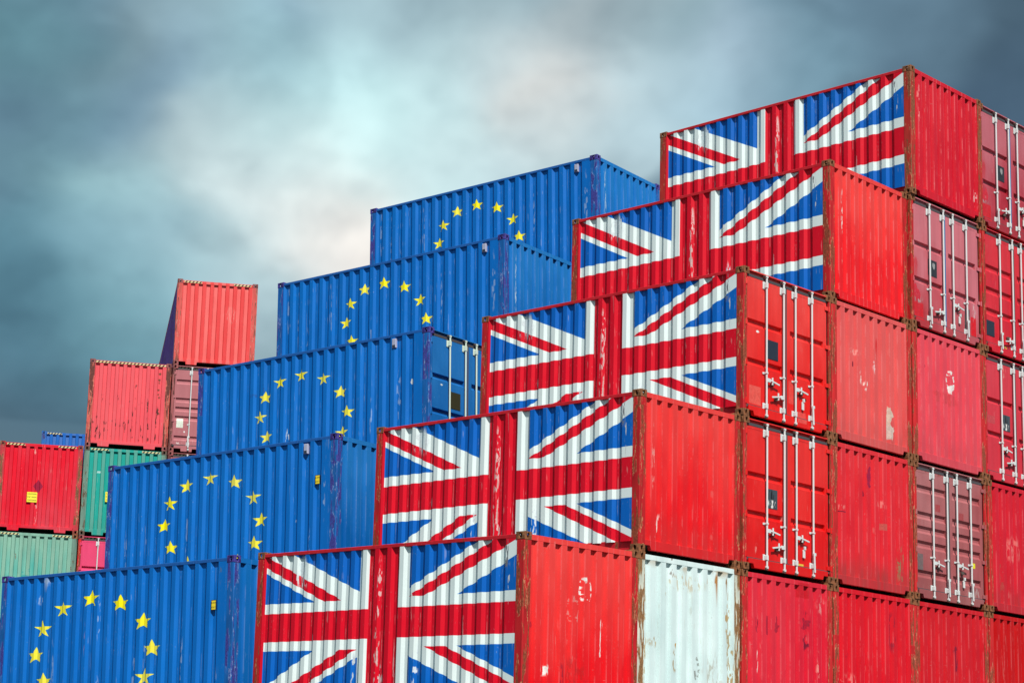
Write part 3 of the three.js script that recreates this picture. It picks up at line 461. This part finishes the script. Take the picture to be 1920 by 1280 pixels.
const nav = flatMat([0.022, 0.03, 0.05], 0.5), navWorn = paintMat(panelTex({ w: 128, h: 128, mw: 0.34, mh: 0.34, seed: 5, base: [0.05, 0.07, 0.085], marks: [['flake', 0.14, 0.2, 0.12, 0.14, [0.012, 0.014, 0.018]], ['flake', 0.17, 0.08, 0.2, 0.08, WHITE]] }), 0.8);
const navShield = paintMat(panelTex({ w: 128, h: 128, mw: 0.34, mh: 0.34, seed: 6, base: [0.03, 0.034, 0.044], marks: [['blob', 0.22, 0.24, 0.06, 0.07, [0.3, 0.3, 0.3]]] }), 0.8);
const doorRed = { door: true, base: [0.76, 0.012, 0.01], ...topFade };
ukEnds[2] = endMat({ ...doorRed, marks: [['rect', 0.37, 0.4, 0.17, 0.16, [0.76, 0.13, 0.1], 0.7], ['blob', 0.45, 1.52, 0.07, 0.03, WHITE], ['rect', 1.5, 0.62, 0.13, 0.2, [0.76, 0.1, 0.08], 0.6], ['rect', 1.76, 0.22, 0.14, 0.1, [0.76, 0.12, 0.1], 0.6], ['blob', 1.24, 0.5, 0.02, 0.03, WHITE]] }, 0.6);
const UKX = [[0, 0], [-0.031, -0.0009], [0.0089, 0.0042], [-0.0392, 0.009], [0.03, -0.0045]];
for (let k = 0; k < 5; k++) {
  const c = container({
    w: WU, kind: k === 2 ? 'doorB' : 'plain', fineSide: true, seed: 3, sideStart: -X6 / 2 + 0.183, end: ukEnds[k], side: flagSides[k], farSide: redPlain, rear: redPlain,
    fit: pm.rustHeavy, post: k === 4 ? shifted('rustFull', 0.3 * k, 0) : shifted('rust', 0.37 * k, 0.1 * k), rail: railRed, rod: rodMat, grooves: [1.665, 0.98], plates: [[0.7, 1.05, 1.105, 1.435, nav]],
    label: ['lowest Union Jack container at the bottom edge, white scrapes on its red end', 'Union Jack container whose plain red end rests on the white container', 'Union Jack container whose red end is a pair of doors with white rods', 'Union Jack container with bright red ribbed end, second from the top of the right stair', 'topmost Union Jack container with dark crimson ribbed end, highest in the photo'][k],
    group: 'Union Jack containers stepping up to the right',
  });
  place(c, X6, WU, UKX[k][0], UP * (k + 1), -k * WP, UKX[k][1]);
}

// ------------------------------------------------------------------ the stacks behind each step, seen end on: [column, tier, options]
const whiteEnd = endMat({ base: [0.6, 0.75, 0.74], fade: 0.9, fadeColor: [0.78, 0.88, 0.86], mottle: 0.12, bend: 0.25, chip: [0.36, 0.24, 0.13], scratch: 0.2, speck: 0.25, rust: 0.75, rustAt: 0.8,
  marks: [['drip', 1.81, 2.25, 0.045, 0.14, [0.42, 0.24, 0.1], 0.7], ['drip', 2.05, 2.28, 0.085, 0.2, [0.45, 0.2, 0.06], 1], ['flake', 1.2, 2.2, 0.6, 0.15, [0.5, 0.38, 0.22], 0.6], ['drip', 2.31, 2.3, 0.03, 0.12, [0.3, 0.18, 0.08]], ['flake', 2.36, 1.8, 0.12, 0.5, [0.45, 0.3, 0.14]], ['drip', 0.97, 1.2, 0.035, 0.04, [0.5, 0.26, 0.05]], ['flake', 0.95, 0.95, 0.08, 0.2, [0.4, 0.28, 0.14]], ['flake', 0.42, 1.2, 0.15, 0.1, [0.45, 0.36, 0.22]], ['drip', 1.2, 2.42, 0.1, 0.06, [0.5, 0.42, 0.3], 0.7], ['drip', 2.2, 2.46, 0.3, 0.05, [0.5, 0.4, 0.26], 0.8], ['drip', 0.4, 2.45, 0.2, 0.05, [0.5, 0.42, 0.3], 0.6], ['flake', 0.2, 1.2, 0.08, 1.1, [0.45, 0.34, 0.18]], ['flake', 2.45, 0.8, 0.08, 0.8, [0.42, 0.3, 0.15]], ['ring', 1.55, 0.85, 0.1, 0.22, [0.25, 0.27, 0.25], 0.9], ['flake', 2.0, 0.6, 0.25, 0.6, [0.4, 0.36, 0.28], 0.6], ['flake', 2.4, 1.3, 0.1, 0.5, [0.4, 0.3, 0.16]], ['blob', 0.72, 2.0, 0.05, 0.06, [0.5, 0.44, 0.3], 0.5]] });
const pinkDoor = { door: true, base: [0.5, 0.03, 0.045], fade: 1.3, fadeUp: 1.3, fadeColor: [0.56, 0.15, 0.18], grime: 0.25, marks: [['rect', 0.27, 0.33, 0.19, 0.17, [0.62, 0.01, 0.02], 0.85], ['drip', 0.2, 1.25, 0.09, 0.18, [0.55, 0.02, 0.03], 0.7], ['flake', 0.22, 0.6, 0.24, 0.12, [0.42, 0.34, 0.34], 1], ['blob', 0.24, 0.7, 0.14, 0.16, [0.6, 0.02, 0.04], 0.9], ['rect', 2.12, 0.66, 0.1, 0.07, [0.13, 0.08, 0.1], 0.9], ['rect', 2.11, 0.45, 0.1, 0.14, [0.15, 0.12, 0.12], 0.9], ['rect', 2.35, 0.4, 0.1, 0.2, [0.66, 0.006, 0.015], 1], ['flake', 2.38, 0.7, 0.08, 0.2, [0.6, 0.4, 0.4]], ['flake', 1.66, 1.85, 0.06, 0.08, [0.4, 0.3, 0.32]]] };
const pinkA = endMat(pinkDoor, 0.7), pinkB = endMat({ ...pinkDoor, base: [0.42, 0.02, 0.04], fadeColor: [0.48, 0.12, 0.15] }, 0.7);
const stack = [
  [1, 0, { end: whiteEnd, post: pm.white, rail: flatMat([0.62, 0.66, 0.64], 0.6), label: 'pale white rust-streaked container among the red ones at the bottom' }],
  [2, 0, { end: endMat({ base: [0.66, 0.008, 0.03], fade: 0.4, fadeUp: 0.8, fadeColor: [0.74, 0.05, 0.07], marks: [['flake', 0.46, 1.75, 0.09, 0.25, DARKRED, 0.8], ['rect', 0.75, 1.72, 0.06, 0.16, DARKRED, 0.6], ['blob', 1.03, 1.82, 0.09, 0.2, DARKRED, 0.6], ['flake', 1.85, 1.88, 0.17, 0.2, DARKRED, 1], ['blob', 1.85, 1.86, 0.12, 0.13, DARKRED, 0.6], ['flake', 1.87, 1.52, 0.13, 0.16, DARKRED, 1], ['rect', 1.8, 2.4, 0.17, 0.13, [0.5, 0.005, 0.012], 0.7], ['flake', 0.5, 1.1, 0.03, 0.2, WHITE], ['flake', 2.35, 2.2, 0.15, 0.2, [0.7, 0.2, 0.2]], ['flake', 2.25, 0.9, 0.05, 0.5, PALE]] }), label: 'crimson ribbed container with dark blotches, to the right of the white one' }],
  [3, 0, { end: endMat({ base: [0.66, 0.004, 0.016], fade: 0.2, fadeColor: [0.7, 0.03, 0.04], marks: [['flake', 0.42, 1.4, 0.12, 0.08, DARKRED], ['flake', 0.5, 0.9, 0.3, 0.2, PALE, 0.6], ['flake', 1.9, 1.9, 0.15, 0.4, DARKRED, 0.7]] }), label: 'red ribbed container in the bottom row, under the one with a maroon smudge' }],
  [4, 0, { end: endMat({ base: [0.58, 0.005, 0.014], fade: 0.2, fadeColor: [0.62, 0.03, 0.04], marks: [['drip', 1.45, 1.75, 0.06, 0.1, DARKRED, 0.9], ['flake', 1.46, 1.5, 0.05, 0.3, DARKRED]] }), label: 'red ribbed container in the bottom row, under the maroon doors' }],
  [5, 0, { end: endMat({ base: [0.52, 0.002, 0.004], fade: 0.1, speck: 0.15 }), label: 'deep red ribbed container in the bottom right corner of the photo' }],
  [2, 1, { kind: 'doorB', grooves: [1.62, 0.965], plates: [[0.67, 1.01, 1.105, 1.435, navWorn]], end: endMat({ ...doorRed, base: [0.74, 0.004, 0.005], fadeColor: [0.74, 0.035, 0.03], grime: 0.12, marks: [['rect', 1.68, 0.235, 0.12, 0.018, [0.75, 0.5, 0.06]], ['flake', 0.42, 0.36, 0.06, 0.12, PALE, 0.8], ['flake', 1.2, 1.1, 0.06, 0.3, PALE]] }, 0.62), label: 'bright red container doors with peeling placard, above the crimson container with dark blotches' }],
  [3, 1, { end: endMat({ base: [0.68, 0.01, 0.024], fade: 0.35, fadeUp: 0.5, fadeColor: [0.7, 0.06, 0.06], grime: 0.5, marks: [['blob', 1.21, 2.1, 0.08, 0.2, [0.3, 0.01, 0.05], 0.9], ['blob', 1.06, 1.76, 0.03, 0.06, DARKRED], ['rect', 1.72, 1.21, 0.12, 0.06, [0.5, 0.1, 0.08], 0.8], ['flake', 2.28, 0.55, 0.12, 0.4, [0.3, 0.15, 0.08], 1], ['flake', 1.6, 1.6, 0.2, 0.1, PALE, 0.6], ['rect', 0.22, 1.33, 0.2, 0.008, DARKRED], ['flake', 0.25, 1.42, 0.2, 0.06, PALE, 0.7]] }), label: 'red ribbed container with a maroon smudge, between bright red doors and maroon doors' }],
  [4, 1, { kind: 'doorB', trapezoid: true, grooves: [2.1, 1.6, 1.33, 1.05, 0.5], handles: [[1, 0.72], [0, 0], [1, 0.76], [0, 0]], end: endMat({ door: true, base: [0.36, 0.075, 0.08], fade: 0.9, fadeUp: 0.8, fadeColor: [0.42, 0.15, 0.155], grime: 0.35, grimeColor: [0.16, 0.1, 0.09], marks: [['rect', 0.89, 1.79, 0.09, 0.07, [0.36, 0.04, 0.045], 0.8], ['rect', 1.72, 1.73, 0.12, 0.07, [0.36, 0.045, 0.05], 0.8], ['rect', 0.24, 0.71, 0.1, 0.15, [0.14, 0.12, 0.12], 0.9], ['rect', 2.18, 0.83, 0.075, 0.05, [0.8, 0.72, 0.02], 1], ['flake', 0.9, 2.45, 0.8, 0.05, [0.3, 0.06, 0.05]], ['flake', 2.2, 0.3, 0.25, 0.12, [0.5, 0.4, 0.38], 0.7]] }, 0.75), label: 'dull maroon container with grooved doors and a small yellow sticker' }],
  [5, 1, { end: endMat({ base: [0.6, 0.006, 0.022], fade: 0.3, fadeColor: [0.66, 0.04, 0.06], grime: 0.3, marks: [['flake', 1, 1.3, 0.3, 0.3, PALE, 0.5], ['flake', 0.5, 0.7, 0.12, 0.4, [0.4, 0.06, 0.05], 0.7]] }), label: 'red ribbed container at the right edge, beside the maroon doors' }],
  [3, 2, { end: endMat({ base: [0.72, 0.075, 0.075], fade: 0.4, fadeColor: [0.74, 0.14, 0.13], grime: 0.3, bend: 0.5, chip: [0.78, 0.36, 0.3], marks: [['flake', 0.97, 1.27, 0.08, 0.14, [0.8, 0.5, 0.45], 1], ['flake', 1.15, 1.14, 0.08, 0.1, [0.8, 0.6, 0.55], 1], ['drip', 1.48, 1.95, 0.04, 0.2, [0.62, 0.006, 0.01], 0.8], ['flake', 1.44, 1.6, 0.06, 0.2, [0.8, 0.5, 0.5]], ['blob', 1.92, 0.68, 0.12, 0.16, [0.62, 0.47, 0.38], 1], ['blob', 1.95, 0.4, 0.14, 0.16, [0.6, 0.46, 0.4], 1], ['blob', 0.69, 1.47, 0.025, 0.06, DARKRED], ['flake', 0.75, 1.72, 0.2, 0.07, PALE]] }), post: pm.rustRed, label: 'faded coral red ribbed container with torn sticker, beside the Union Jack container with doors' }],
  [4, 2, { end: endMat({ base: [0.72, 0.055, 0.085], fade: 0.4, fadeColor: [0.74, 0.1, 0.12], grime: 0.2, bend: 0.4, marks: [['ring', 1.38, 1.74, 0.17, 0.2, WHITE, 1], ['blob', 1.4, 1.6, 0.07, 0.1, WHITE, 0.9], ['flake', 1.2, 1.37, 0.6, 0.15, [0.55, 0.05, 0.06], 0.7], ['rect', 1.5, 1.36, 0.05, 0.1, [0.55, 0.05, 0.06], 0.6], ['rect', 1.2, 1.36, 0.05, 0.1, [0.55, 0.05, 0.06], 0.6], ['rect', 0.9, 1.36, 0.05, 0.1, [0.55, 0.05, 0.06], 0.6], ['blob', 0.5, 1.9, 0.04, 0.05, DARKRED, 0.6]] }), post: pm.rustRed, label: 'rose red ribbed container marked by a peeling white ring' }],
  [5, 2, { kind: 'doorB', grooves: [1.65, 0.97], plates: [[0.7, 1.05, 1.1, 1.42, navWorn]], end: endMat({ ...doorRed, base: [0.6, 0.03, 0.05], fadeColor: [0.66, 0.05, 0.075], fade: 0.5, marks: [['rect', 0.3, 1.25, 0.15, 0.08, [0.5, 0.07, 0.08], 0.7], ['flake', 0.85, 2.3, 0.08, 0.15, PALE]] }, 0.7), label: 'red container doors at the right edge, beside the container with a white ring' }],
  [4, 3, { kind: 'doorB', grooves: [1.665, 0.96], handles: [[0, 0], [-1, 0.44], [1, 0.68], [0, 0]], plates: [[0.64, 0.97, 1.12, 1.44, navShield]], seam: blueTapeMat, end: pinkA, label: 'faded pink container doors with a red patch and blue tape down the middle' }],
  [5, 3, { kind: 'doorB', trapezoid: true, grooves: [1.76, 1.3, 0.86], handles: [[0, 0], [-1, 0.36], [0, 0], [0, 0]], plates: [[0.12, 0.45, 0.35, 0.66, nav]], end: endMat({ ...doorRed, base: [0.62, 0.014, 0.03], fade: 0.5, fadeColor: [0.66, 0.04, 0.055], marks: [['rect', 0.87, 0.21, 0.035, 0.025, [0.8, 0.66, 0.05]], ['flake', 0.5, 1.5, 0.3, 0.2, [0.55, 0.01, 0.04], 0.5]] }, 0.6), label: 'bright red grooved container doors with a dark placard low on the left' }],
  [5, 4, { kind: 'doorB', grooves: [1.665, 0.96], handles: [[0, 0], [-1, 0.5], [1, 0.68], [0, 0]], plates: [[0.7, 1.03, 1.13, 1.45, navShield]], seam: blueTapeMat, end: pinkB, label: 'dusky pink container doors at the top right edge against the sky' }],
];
const postFor = ['rust', 'rustRed', 'rustHeavy'];
stack.forEach(([k, n, o], i) => {
  const t = container({ w: WU, seed: 20 + i, side: redPlain, rear: redPlain, fit: pm.rustHeavy, post: shifted(postFor[(k + n * 2 + i) % 2], 0.29 * i, 0.17 * i), rail: railRed, rod: rodMat, ...o, group: 'containers stacked behind the Union Jack stair, ends showing' });
  place(t, X6, WU, ((i * 37) % 11 - 5) * 0.003, UP * (n + 1), -k * WP - ((i * 53) % 7 - 3) * 0.003);
});
// the row on the ground under them
const groundEnd = endMat({ base: [0.5, 0.02, 0.03], fade: 0.3, grime: 0.4 });
for (let k = 0; k < 6; k++) {
  const t = container({ w: WU, seed: 60, end: groundEnd, side: redPlain, fit: pm.rustHeavy, post: pm.rust, rail: railRed, label: 'red container on the ground under the right-hand stacks', group: 'red containers on the ground, below the frame' });
  place(t, X6, WU, 0, 0.0, -k * WP);
}

// ------------------------------------------------------------------ the blue stair on the left
const EUS = 1.12, EUB = { o: V3(-8.4734, -0.193, -1.525), yaw: 0.1205, tilt: 0.0295 };   // taller boxes than the red ones
const EUT = [[0.138, 0.113, 0.107, 0.986], [0.012, 0.103, 0.031, 0.996], [-0.039, 0.074, -0.014, 1.032], [-0.193, 0.056, -0.04, 1.047], [0.082, -0.346, -0.084, 1.068]];
const blueEndO = (b, f) => ({ base: b, fade: 0.7, fadeUp: 1.4, fadeColor: f, chip: [0.35, 0.5, 0.7], bend: 0.45, mottle: 0.1 });  // lighter top is a sky reflection put into the colour
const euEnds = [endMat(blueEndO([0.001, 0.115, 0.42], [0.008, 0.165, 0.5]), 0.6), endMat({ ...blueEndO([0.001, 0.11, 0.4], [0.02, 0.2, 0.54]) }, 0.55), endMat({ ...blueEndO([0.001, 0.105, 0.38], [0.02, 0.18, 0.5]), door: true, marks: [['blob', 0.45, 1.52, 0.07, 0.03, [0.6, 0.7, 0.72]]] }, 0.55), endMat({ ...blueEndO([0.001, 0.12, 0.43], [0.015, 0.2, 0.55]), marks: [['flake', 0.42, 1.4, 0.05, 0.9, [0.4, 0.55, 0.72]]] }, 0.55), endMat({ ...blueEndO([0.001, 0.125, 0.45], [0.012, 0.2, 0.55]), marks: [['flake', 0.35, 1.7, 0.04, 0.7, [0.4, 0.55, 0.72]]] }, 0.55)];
const heightSign = signMat(['2.6m', '8\'6"'], 96, 176, 40, '#f8dc30', '#2a1c12', '#141414'), ventMat = flatMat([0.42, 0.42, 0.55], 0.5), ventDark = flatMat([0.03, 0.04, 0.06], 0.7);
const euLabels = ['blue twelve-star container at the bottom left corner, cut off by the frame', 'blue starred container, second step from the bottom, with grey vent and yellow plate', 'blue starred container whose end is a pair of blue doors with pale rods', 'blue starred container, second from the top of the blue stair, ribbed blue end', 'topmost blue container with yellow stars, standing against the sky'];
for (let k = 0; k < 5; k++) {
  const d = EUT[k];
  const t = container({ w: WU, kind: k === 2 ? 'doorB' : 'plain', fineSide: true, seed: 3, sideStart: -X6 / 2 + 0.183, end: euEnds[k], side: [star0, star1, star2, star3, star3][k], farSide: bluePlain, rear: bluePlain, fit: pm.violetCast, post: shifted('violet', 0.31 * k, 0.2 * k), rail: railBlue, rod: rodMatWarm, grooves: [1.665, 0.98], plates: [[0.7, 1.05, 1.105, 1.435, flatMat([0.035, 0.032, 0.012], 0.6)]], label: euLabels[k], group: 'blue starred containers stepping up to the right' });
  const e = new THREE.Euler(0, EUB.yaw, EUB.tilt, 'YZX'), p = V3(d[0], 2.6 * k + d[2], -WP * k + d[1]).multiplyScalar(EUS).applyEuler(e).add(EUB.o);
  place(t, X6, WU, p.x, p.y + UP, p.z, EUB.yaw, EUB.tilt, d[3], EUS);
  const X = X6 / 2, Z = WU / 2;
  if (k < 2) add(t, 'height_plate', planarUV(boxAt(X - 0.52, X - 0.4, 1.7, 1.87, Z - 0.009, Z - 0.003, 0.001), (x, y) => [(x - X + 0.52) / 0.12, (y - 1.7) / 0.17]), heightSign);
  if (k > 0) {
    const vx = X - [0, 0.755, 0.845, 0.505, 0.505][k], v = add(t, 'air_vent', plain([boxAt(vx - 0.045, vx + 0.045, 2.29, 2.47, Z - 0.05, Z + 0.012, 0.008)]), ventMat);
    add(v, 'vent_mouth', boxAt(vx - 0.032, vx + 0.032, 2.298, 2.345, Z + 0.005, Z + 0.0145, 0.001), ventDark);
  }
}
{
  const t = container({ w: WU, seed: 60, end: bluePlain, side: bluePlain, fit: pm.violetCast, post: pm.violet, rail: railBlue, label: 'blue container on the ground under the lowest starred one', group: 'blue container on the ground, below the frame' });
  place(t, X6, WU, EUB.o.x, -0.02, EUB.o.z - 0.1, EUB.yaw, 0.012); t.scale.y = 0.92;
}

// ------------------------------------------------------------------ the far yard stacks on the left, ends towards the camera
const YW = 2.4229, YU = 2.4, YL = 12.19, yYaw = 0.9628 - Math.PI / 2, Y0 = V3(-27.3604, 2.676, -8.0359);
const yPer = (YU - 0.33) / 9;
const yardEnd = (o, rough = 0.8) => paintMat(panelTex({ w: 512, h: 512, mw: YU, mh: HT, seed: seedN += 7, period: o.door ? 0 : yPer, phase: 0.165, duty: 0.52, bend: 0, mottle: 0.1, speck: 0.2, scratch: 0.2, ...o }), rough);
const BLK = [0.06, 0.02, 0.016];
const rustSpots = []; { const r = rng(5); for (let i = 0; i < 46; i++) { const c = Math.floor(r() * 9) + (r() < 0.5 ? 0 : 0.5); rustSpots.push(['flake', 0.17 + c * yPer + r() * 0.03, 0.3 + r() * r() * 1.9, 0.02 + r() * 0.025, 0.03 + r() * 0.1, BLK, 1]); } for (const y of [2.28, 2.1, 2.0, 1.8, 1.66, 1.58, 1.2, 1.1]) rustSpots.push(['blob', 2.03 + r() * 0.06, y, 0.035, 0.04, [0.2, 0.05, 0.03], 1]); for (const [a, y, h] of [[1.75, 1.3, 0.5], [1.4, 1.5, 0.4], [0.86, 0.75, 0.25], [1.6, 0.6, 0.25], [1.3, 0.65, 0.2], [2.05, 1.1, 0.3]]) rustSpots.push(['flake', a, y, 0.025, h, BLK, 1]); }
const both = [[0.085, 0.3], [0.7, 0.915]], noticeMat = signMat(['CAUTION', '9\'6" HIGH', 'CONTAINER'], 256, 256, 50, '#f6ea3c', '#43350e');
const violetSide = paintMat(chipTex(24, [0.2, 0.07, 0.4], [0.5, 0.5, 0.66], 0.6), 0.8);
const yard = [
  ['red', 2, 4, { end: yardEnd({ base: [0.78, 0.05, 0.05], fadeColor: [0.8, 0.16, 0.15], grooveFade: 0.75, fade: 0.2, marks: [['flake', 1.6, 1.6, 0.2, 0.3, PALE, 0.5], ['flake', 2.32, 0.35, 0.06, 0.25, [0.8, 0.6, 0.55], 1], ['rect', 0.07, 2.42, 0.07, 0.02, [0.8, 0.75, 0.7], 0.8]] }), side: violetSide, post: pm.pink, fit: pm.maroon, tape: both, label: 'lone coral red container on top of the far left stack, violet side in shade' }],
  ['maroon', 2, 3, { kind: 'doorY', trapezoid: true, grooves: [2.1, 1.55, 1.28, 1.01, 0.42], handles: [[0, 0], [0, 0], [1, 0.7], [0, 0]], end: yardEnd({ door: true, base: [0.44, 0.145, 0.16], fade: 0.3, fadeColor: [0.5, 0.2, 0.21], marks: [['rect', 0.3, 0.86, 0.1, 0.14, [0.72, 0.78, 0.66], 1], ['blob', 0.44, 0.6, 0.03, 0.04, WHITE], ['flake', 0.3, 0.26, 0.1, 0.03, WHITE, 1]] }), side: flatMat([0.3, 0.08, 0.09]), post: pm.maroon, fit: pm.maroon, rail: flatMat([0.3, 0.09, 0.09]), tape: both, label: 'maroon grooved container doors with a white label, under the lone coral container' }],
  ['brown', 2, 2, { kind: 'doorY', grooves: [1.66, 0.98], end: yardEnd({ door: true, base: [0.34, 0.1, 0.1] }), side: flatMat([0.3, 0.08, 0.09]), post: pm.maroon, fit: pm.maroon, rail: flatMat([0.3, 0.09, 0.09]), tape: both, label: 'brownish container of which only the striped top edge shows, under the maroon doors' }],
  ['rose', 1, 3, { end: yardEnd({ base: [0.78, 0.085, 0.11], fade: 0.25, fadeColor: [0.76, 0.15, 0.14], rust: 0.8, rustAt: 0.87, rustLow: 0.2, rustColor: BLK, marks: rustSpots }), side: flatMat([0.6, 0.1, 0.11]), post: paintMat(postTex(17, [0.6, 0.1, 0.08], 0.5, [0.14, 0.04, 0.03], [0.65, 0.35, 0.22]), 1), fit: pm.maroon, tape: [[0.07, 0.93]], label: 'rose red ribbed container speckled with rust, tape along its whole top edge' }],
  ['green', 1, 2, { end: yardEnd({ base: [0.002, 0.34, 0.28], fadeColor: [0.1, 0.35, 0.28], ridgeFade: 0.85, fade: 0.15, grime: 0.2, grimeColor: [0.1, 0.16, 0.13], marks: [['rect', 0.46, 1.86, 0.05, 0.03, [0.55, 0.75, 0.72], 0.7]] }), side: flatMat([0.02, 0.26, 0.22]), post: pm.green, fit: paintMat(postTex(18, [0.12, 0.09, 0.07], 0.5, [0.1, 0.05, 0.03], [0.3, 0.25, 0.2], 128, 512), 1), rail: flatMat([0.04, 0.3, 0.25]), tape: both, notice: 'part', label: 'deep green ribbed container under the rose red one' }],
  ['pink', 1, 1, { kind: 'doorY', grooves: [1.66, 0.98], end: yardEnd({ door: true, base: [0.74, 0.05, 0.15], fade: 0.3, fadeColor: [0.76, 0.09, 0.2] }), side: flatMat([0.6, 0.04, 0.1]), post: pm.rustRed, fit: pm.maroon, rail: redPlain, tape: both, label: 'bright pink container doors below the deep green container, half hidden by the blue stair' }],
  ['crimson', 0, 2, { end: yardEnd({ base: [0.72, 0.001, 0.02], fadeColor: [0.62, 0.07, 0.1], ridgeFade: 0.1, grooveFade: 0, fade: 0.75, fadeUp: -0.5, marks: [['kite', 1.17, 1.33, 0.14, 0.2, [0.28, 0.006, 0.04], 1], ['flake', 1.15, 0.6, 0.04, 0.4, [0.7, 0.3, 0.3]], ['flake', 1.0, 2.35, 0.06, 0.12, PALE]] }), side: flatMat([0.5, 0.01, 0.03]), post: paintMat(postTex(19, [0.5, 0.04, 0.05], 0.15), 1), fit: paintMat(postTex(20, [0.3, 0.03, 0.03], 0.4, undefined, undefined, 128, 512), 1), tape: both, notice: true, label: 'crimson ribbed container with yellow caution notice and dark kite mark, left edge' }],
  ['pale', 0, 1, { end: yardEnd({ base: [0.05, 0.42, 0.37], fadeColor: [0.22, 0.43, 0.33], ridgeFade: 0.55, fade: 1.1, fadeUp: 0.9, mottle: 0.2, rust: 0.7, rustAt: 0.82, marks: [['blob', 2.0, 0.7, 0.14, 0.3, [0.02, 0.3, 0.3], 0.6], ['blob', 1.55, 0.9, 0.12, 0.5, [0.03, 0.32, 0.3], 0.6], ['blob', 0.95, 1.1, 0.16, 0.4, [0.02, 0.3, 0.3], 0.7]] }), side: flatMat([0.06, 0.3, 0.26]), post: pm.green, fit: pm.rustHeavy, rail: flatMat([0.16, 0.36, 0.3]), tape: both, label: 'pale weathered green container at the left edge under the crimson one' }],
  ['dark', 0, 0, { end: yardEnd({ base: [0.3, 0.03, 0.03], fade: 0.3, fadeColor: [0.3, 0.06, 0.06] }), side: flatMat([0.25, 0.03, 0.03]), post: pm.maroon, fit: pm.maroon, label: 'dark red container of which a sliver shows left of the lowest starred container' }],
];
for (const [key, c, n, o] of yard) {
  const t = container({ L: YL, w: YU, style: 'yard', seed: 70 + c * 5 + n, rear: o.side, rail: o.end, rod: rodMat, ...o, group: 'containers of the far stack at the left' });
  const u = V3(0, 0, -c * YW).applyEuler(new THREE.Euler(0, yYaw, 0));
  place(t, YL, YU, Y0.x + u.x, Y0.y + UP * n, Y0.z + u.z, yYaw);
  const X = YL / 2, Z = YU / 2;
  if (o.notice === true) add(t, 'notice', planarUV(boxAt(X - 0.012, X - 0.007, 0.86, 1.15, Z - 1.16, Z - 0.87, 0.001), (x, y, z) => [(Z - 0.87 - z) / 0.29, (y - 0.86) / 0.29]), noticeMat);
  else if (o.notice) add(t, 'notice', planarUV(boxAt(X - 0.012, X - 0.007, 1.0, 1.29, Z - 0.98, Z - 0.69, 0.001), (x, y, z) => [(Z - 0.69 - z) / 0.29, (y - 1.0) / 0.29]), noticeMat);
}
{
  const t = container({ L: X6, w: YU, style: 'yard', seed: 90, end: yardEnd({ base: [0.012, 0.13, 0.5], fadeColor: [0.06, 0.17, 0.48], grooveFade: 0.8 }), side: bluePlain, post: pm.blue, fit: pm.blue, rail: flatMat([0.02, 0.13, 0.46]), tape: both, label: 'plain blue container far behind, its top showing between crimson and rose containers' });
  place(t, X6, YU, -37.285, 13.0 - HT, -15.95, yYaw);
}

renderer.render(scene, camera);
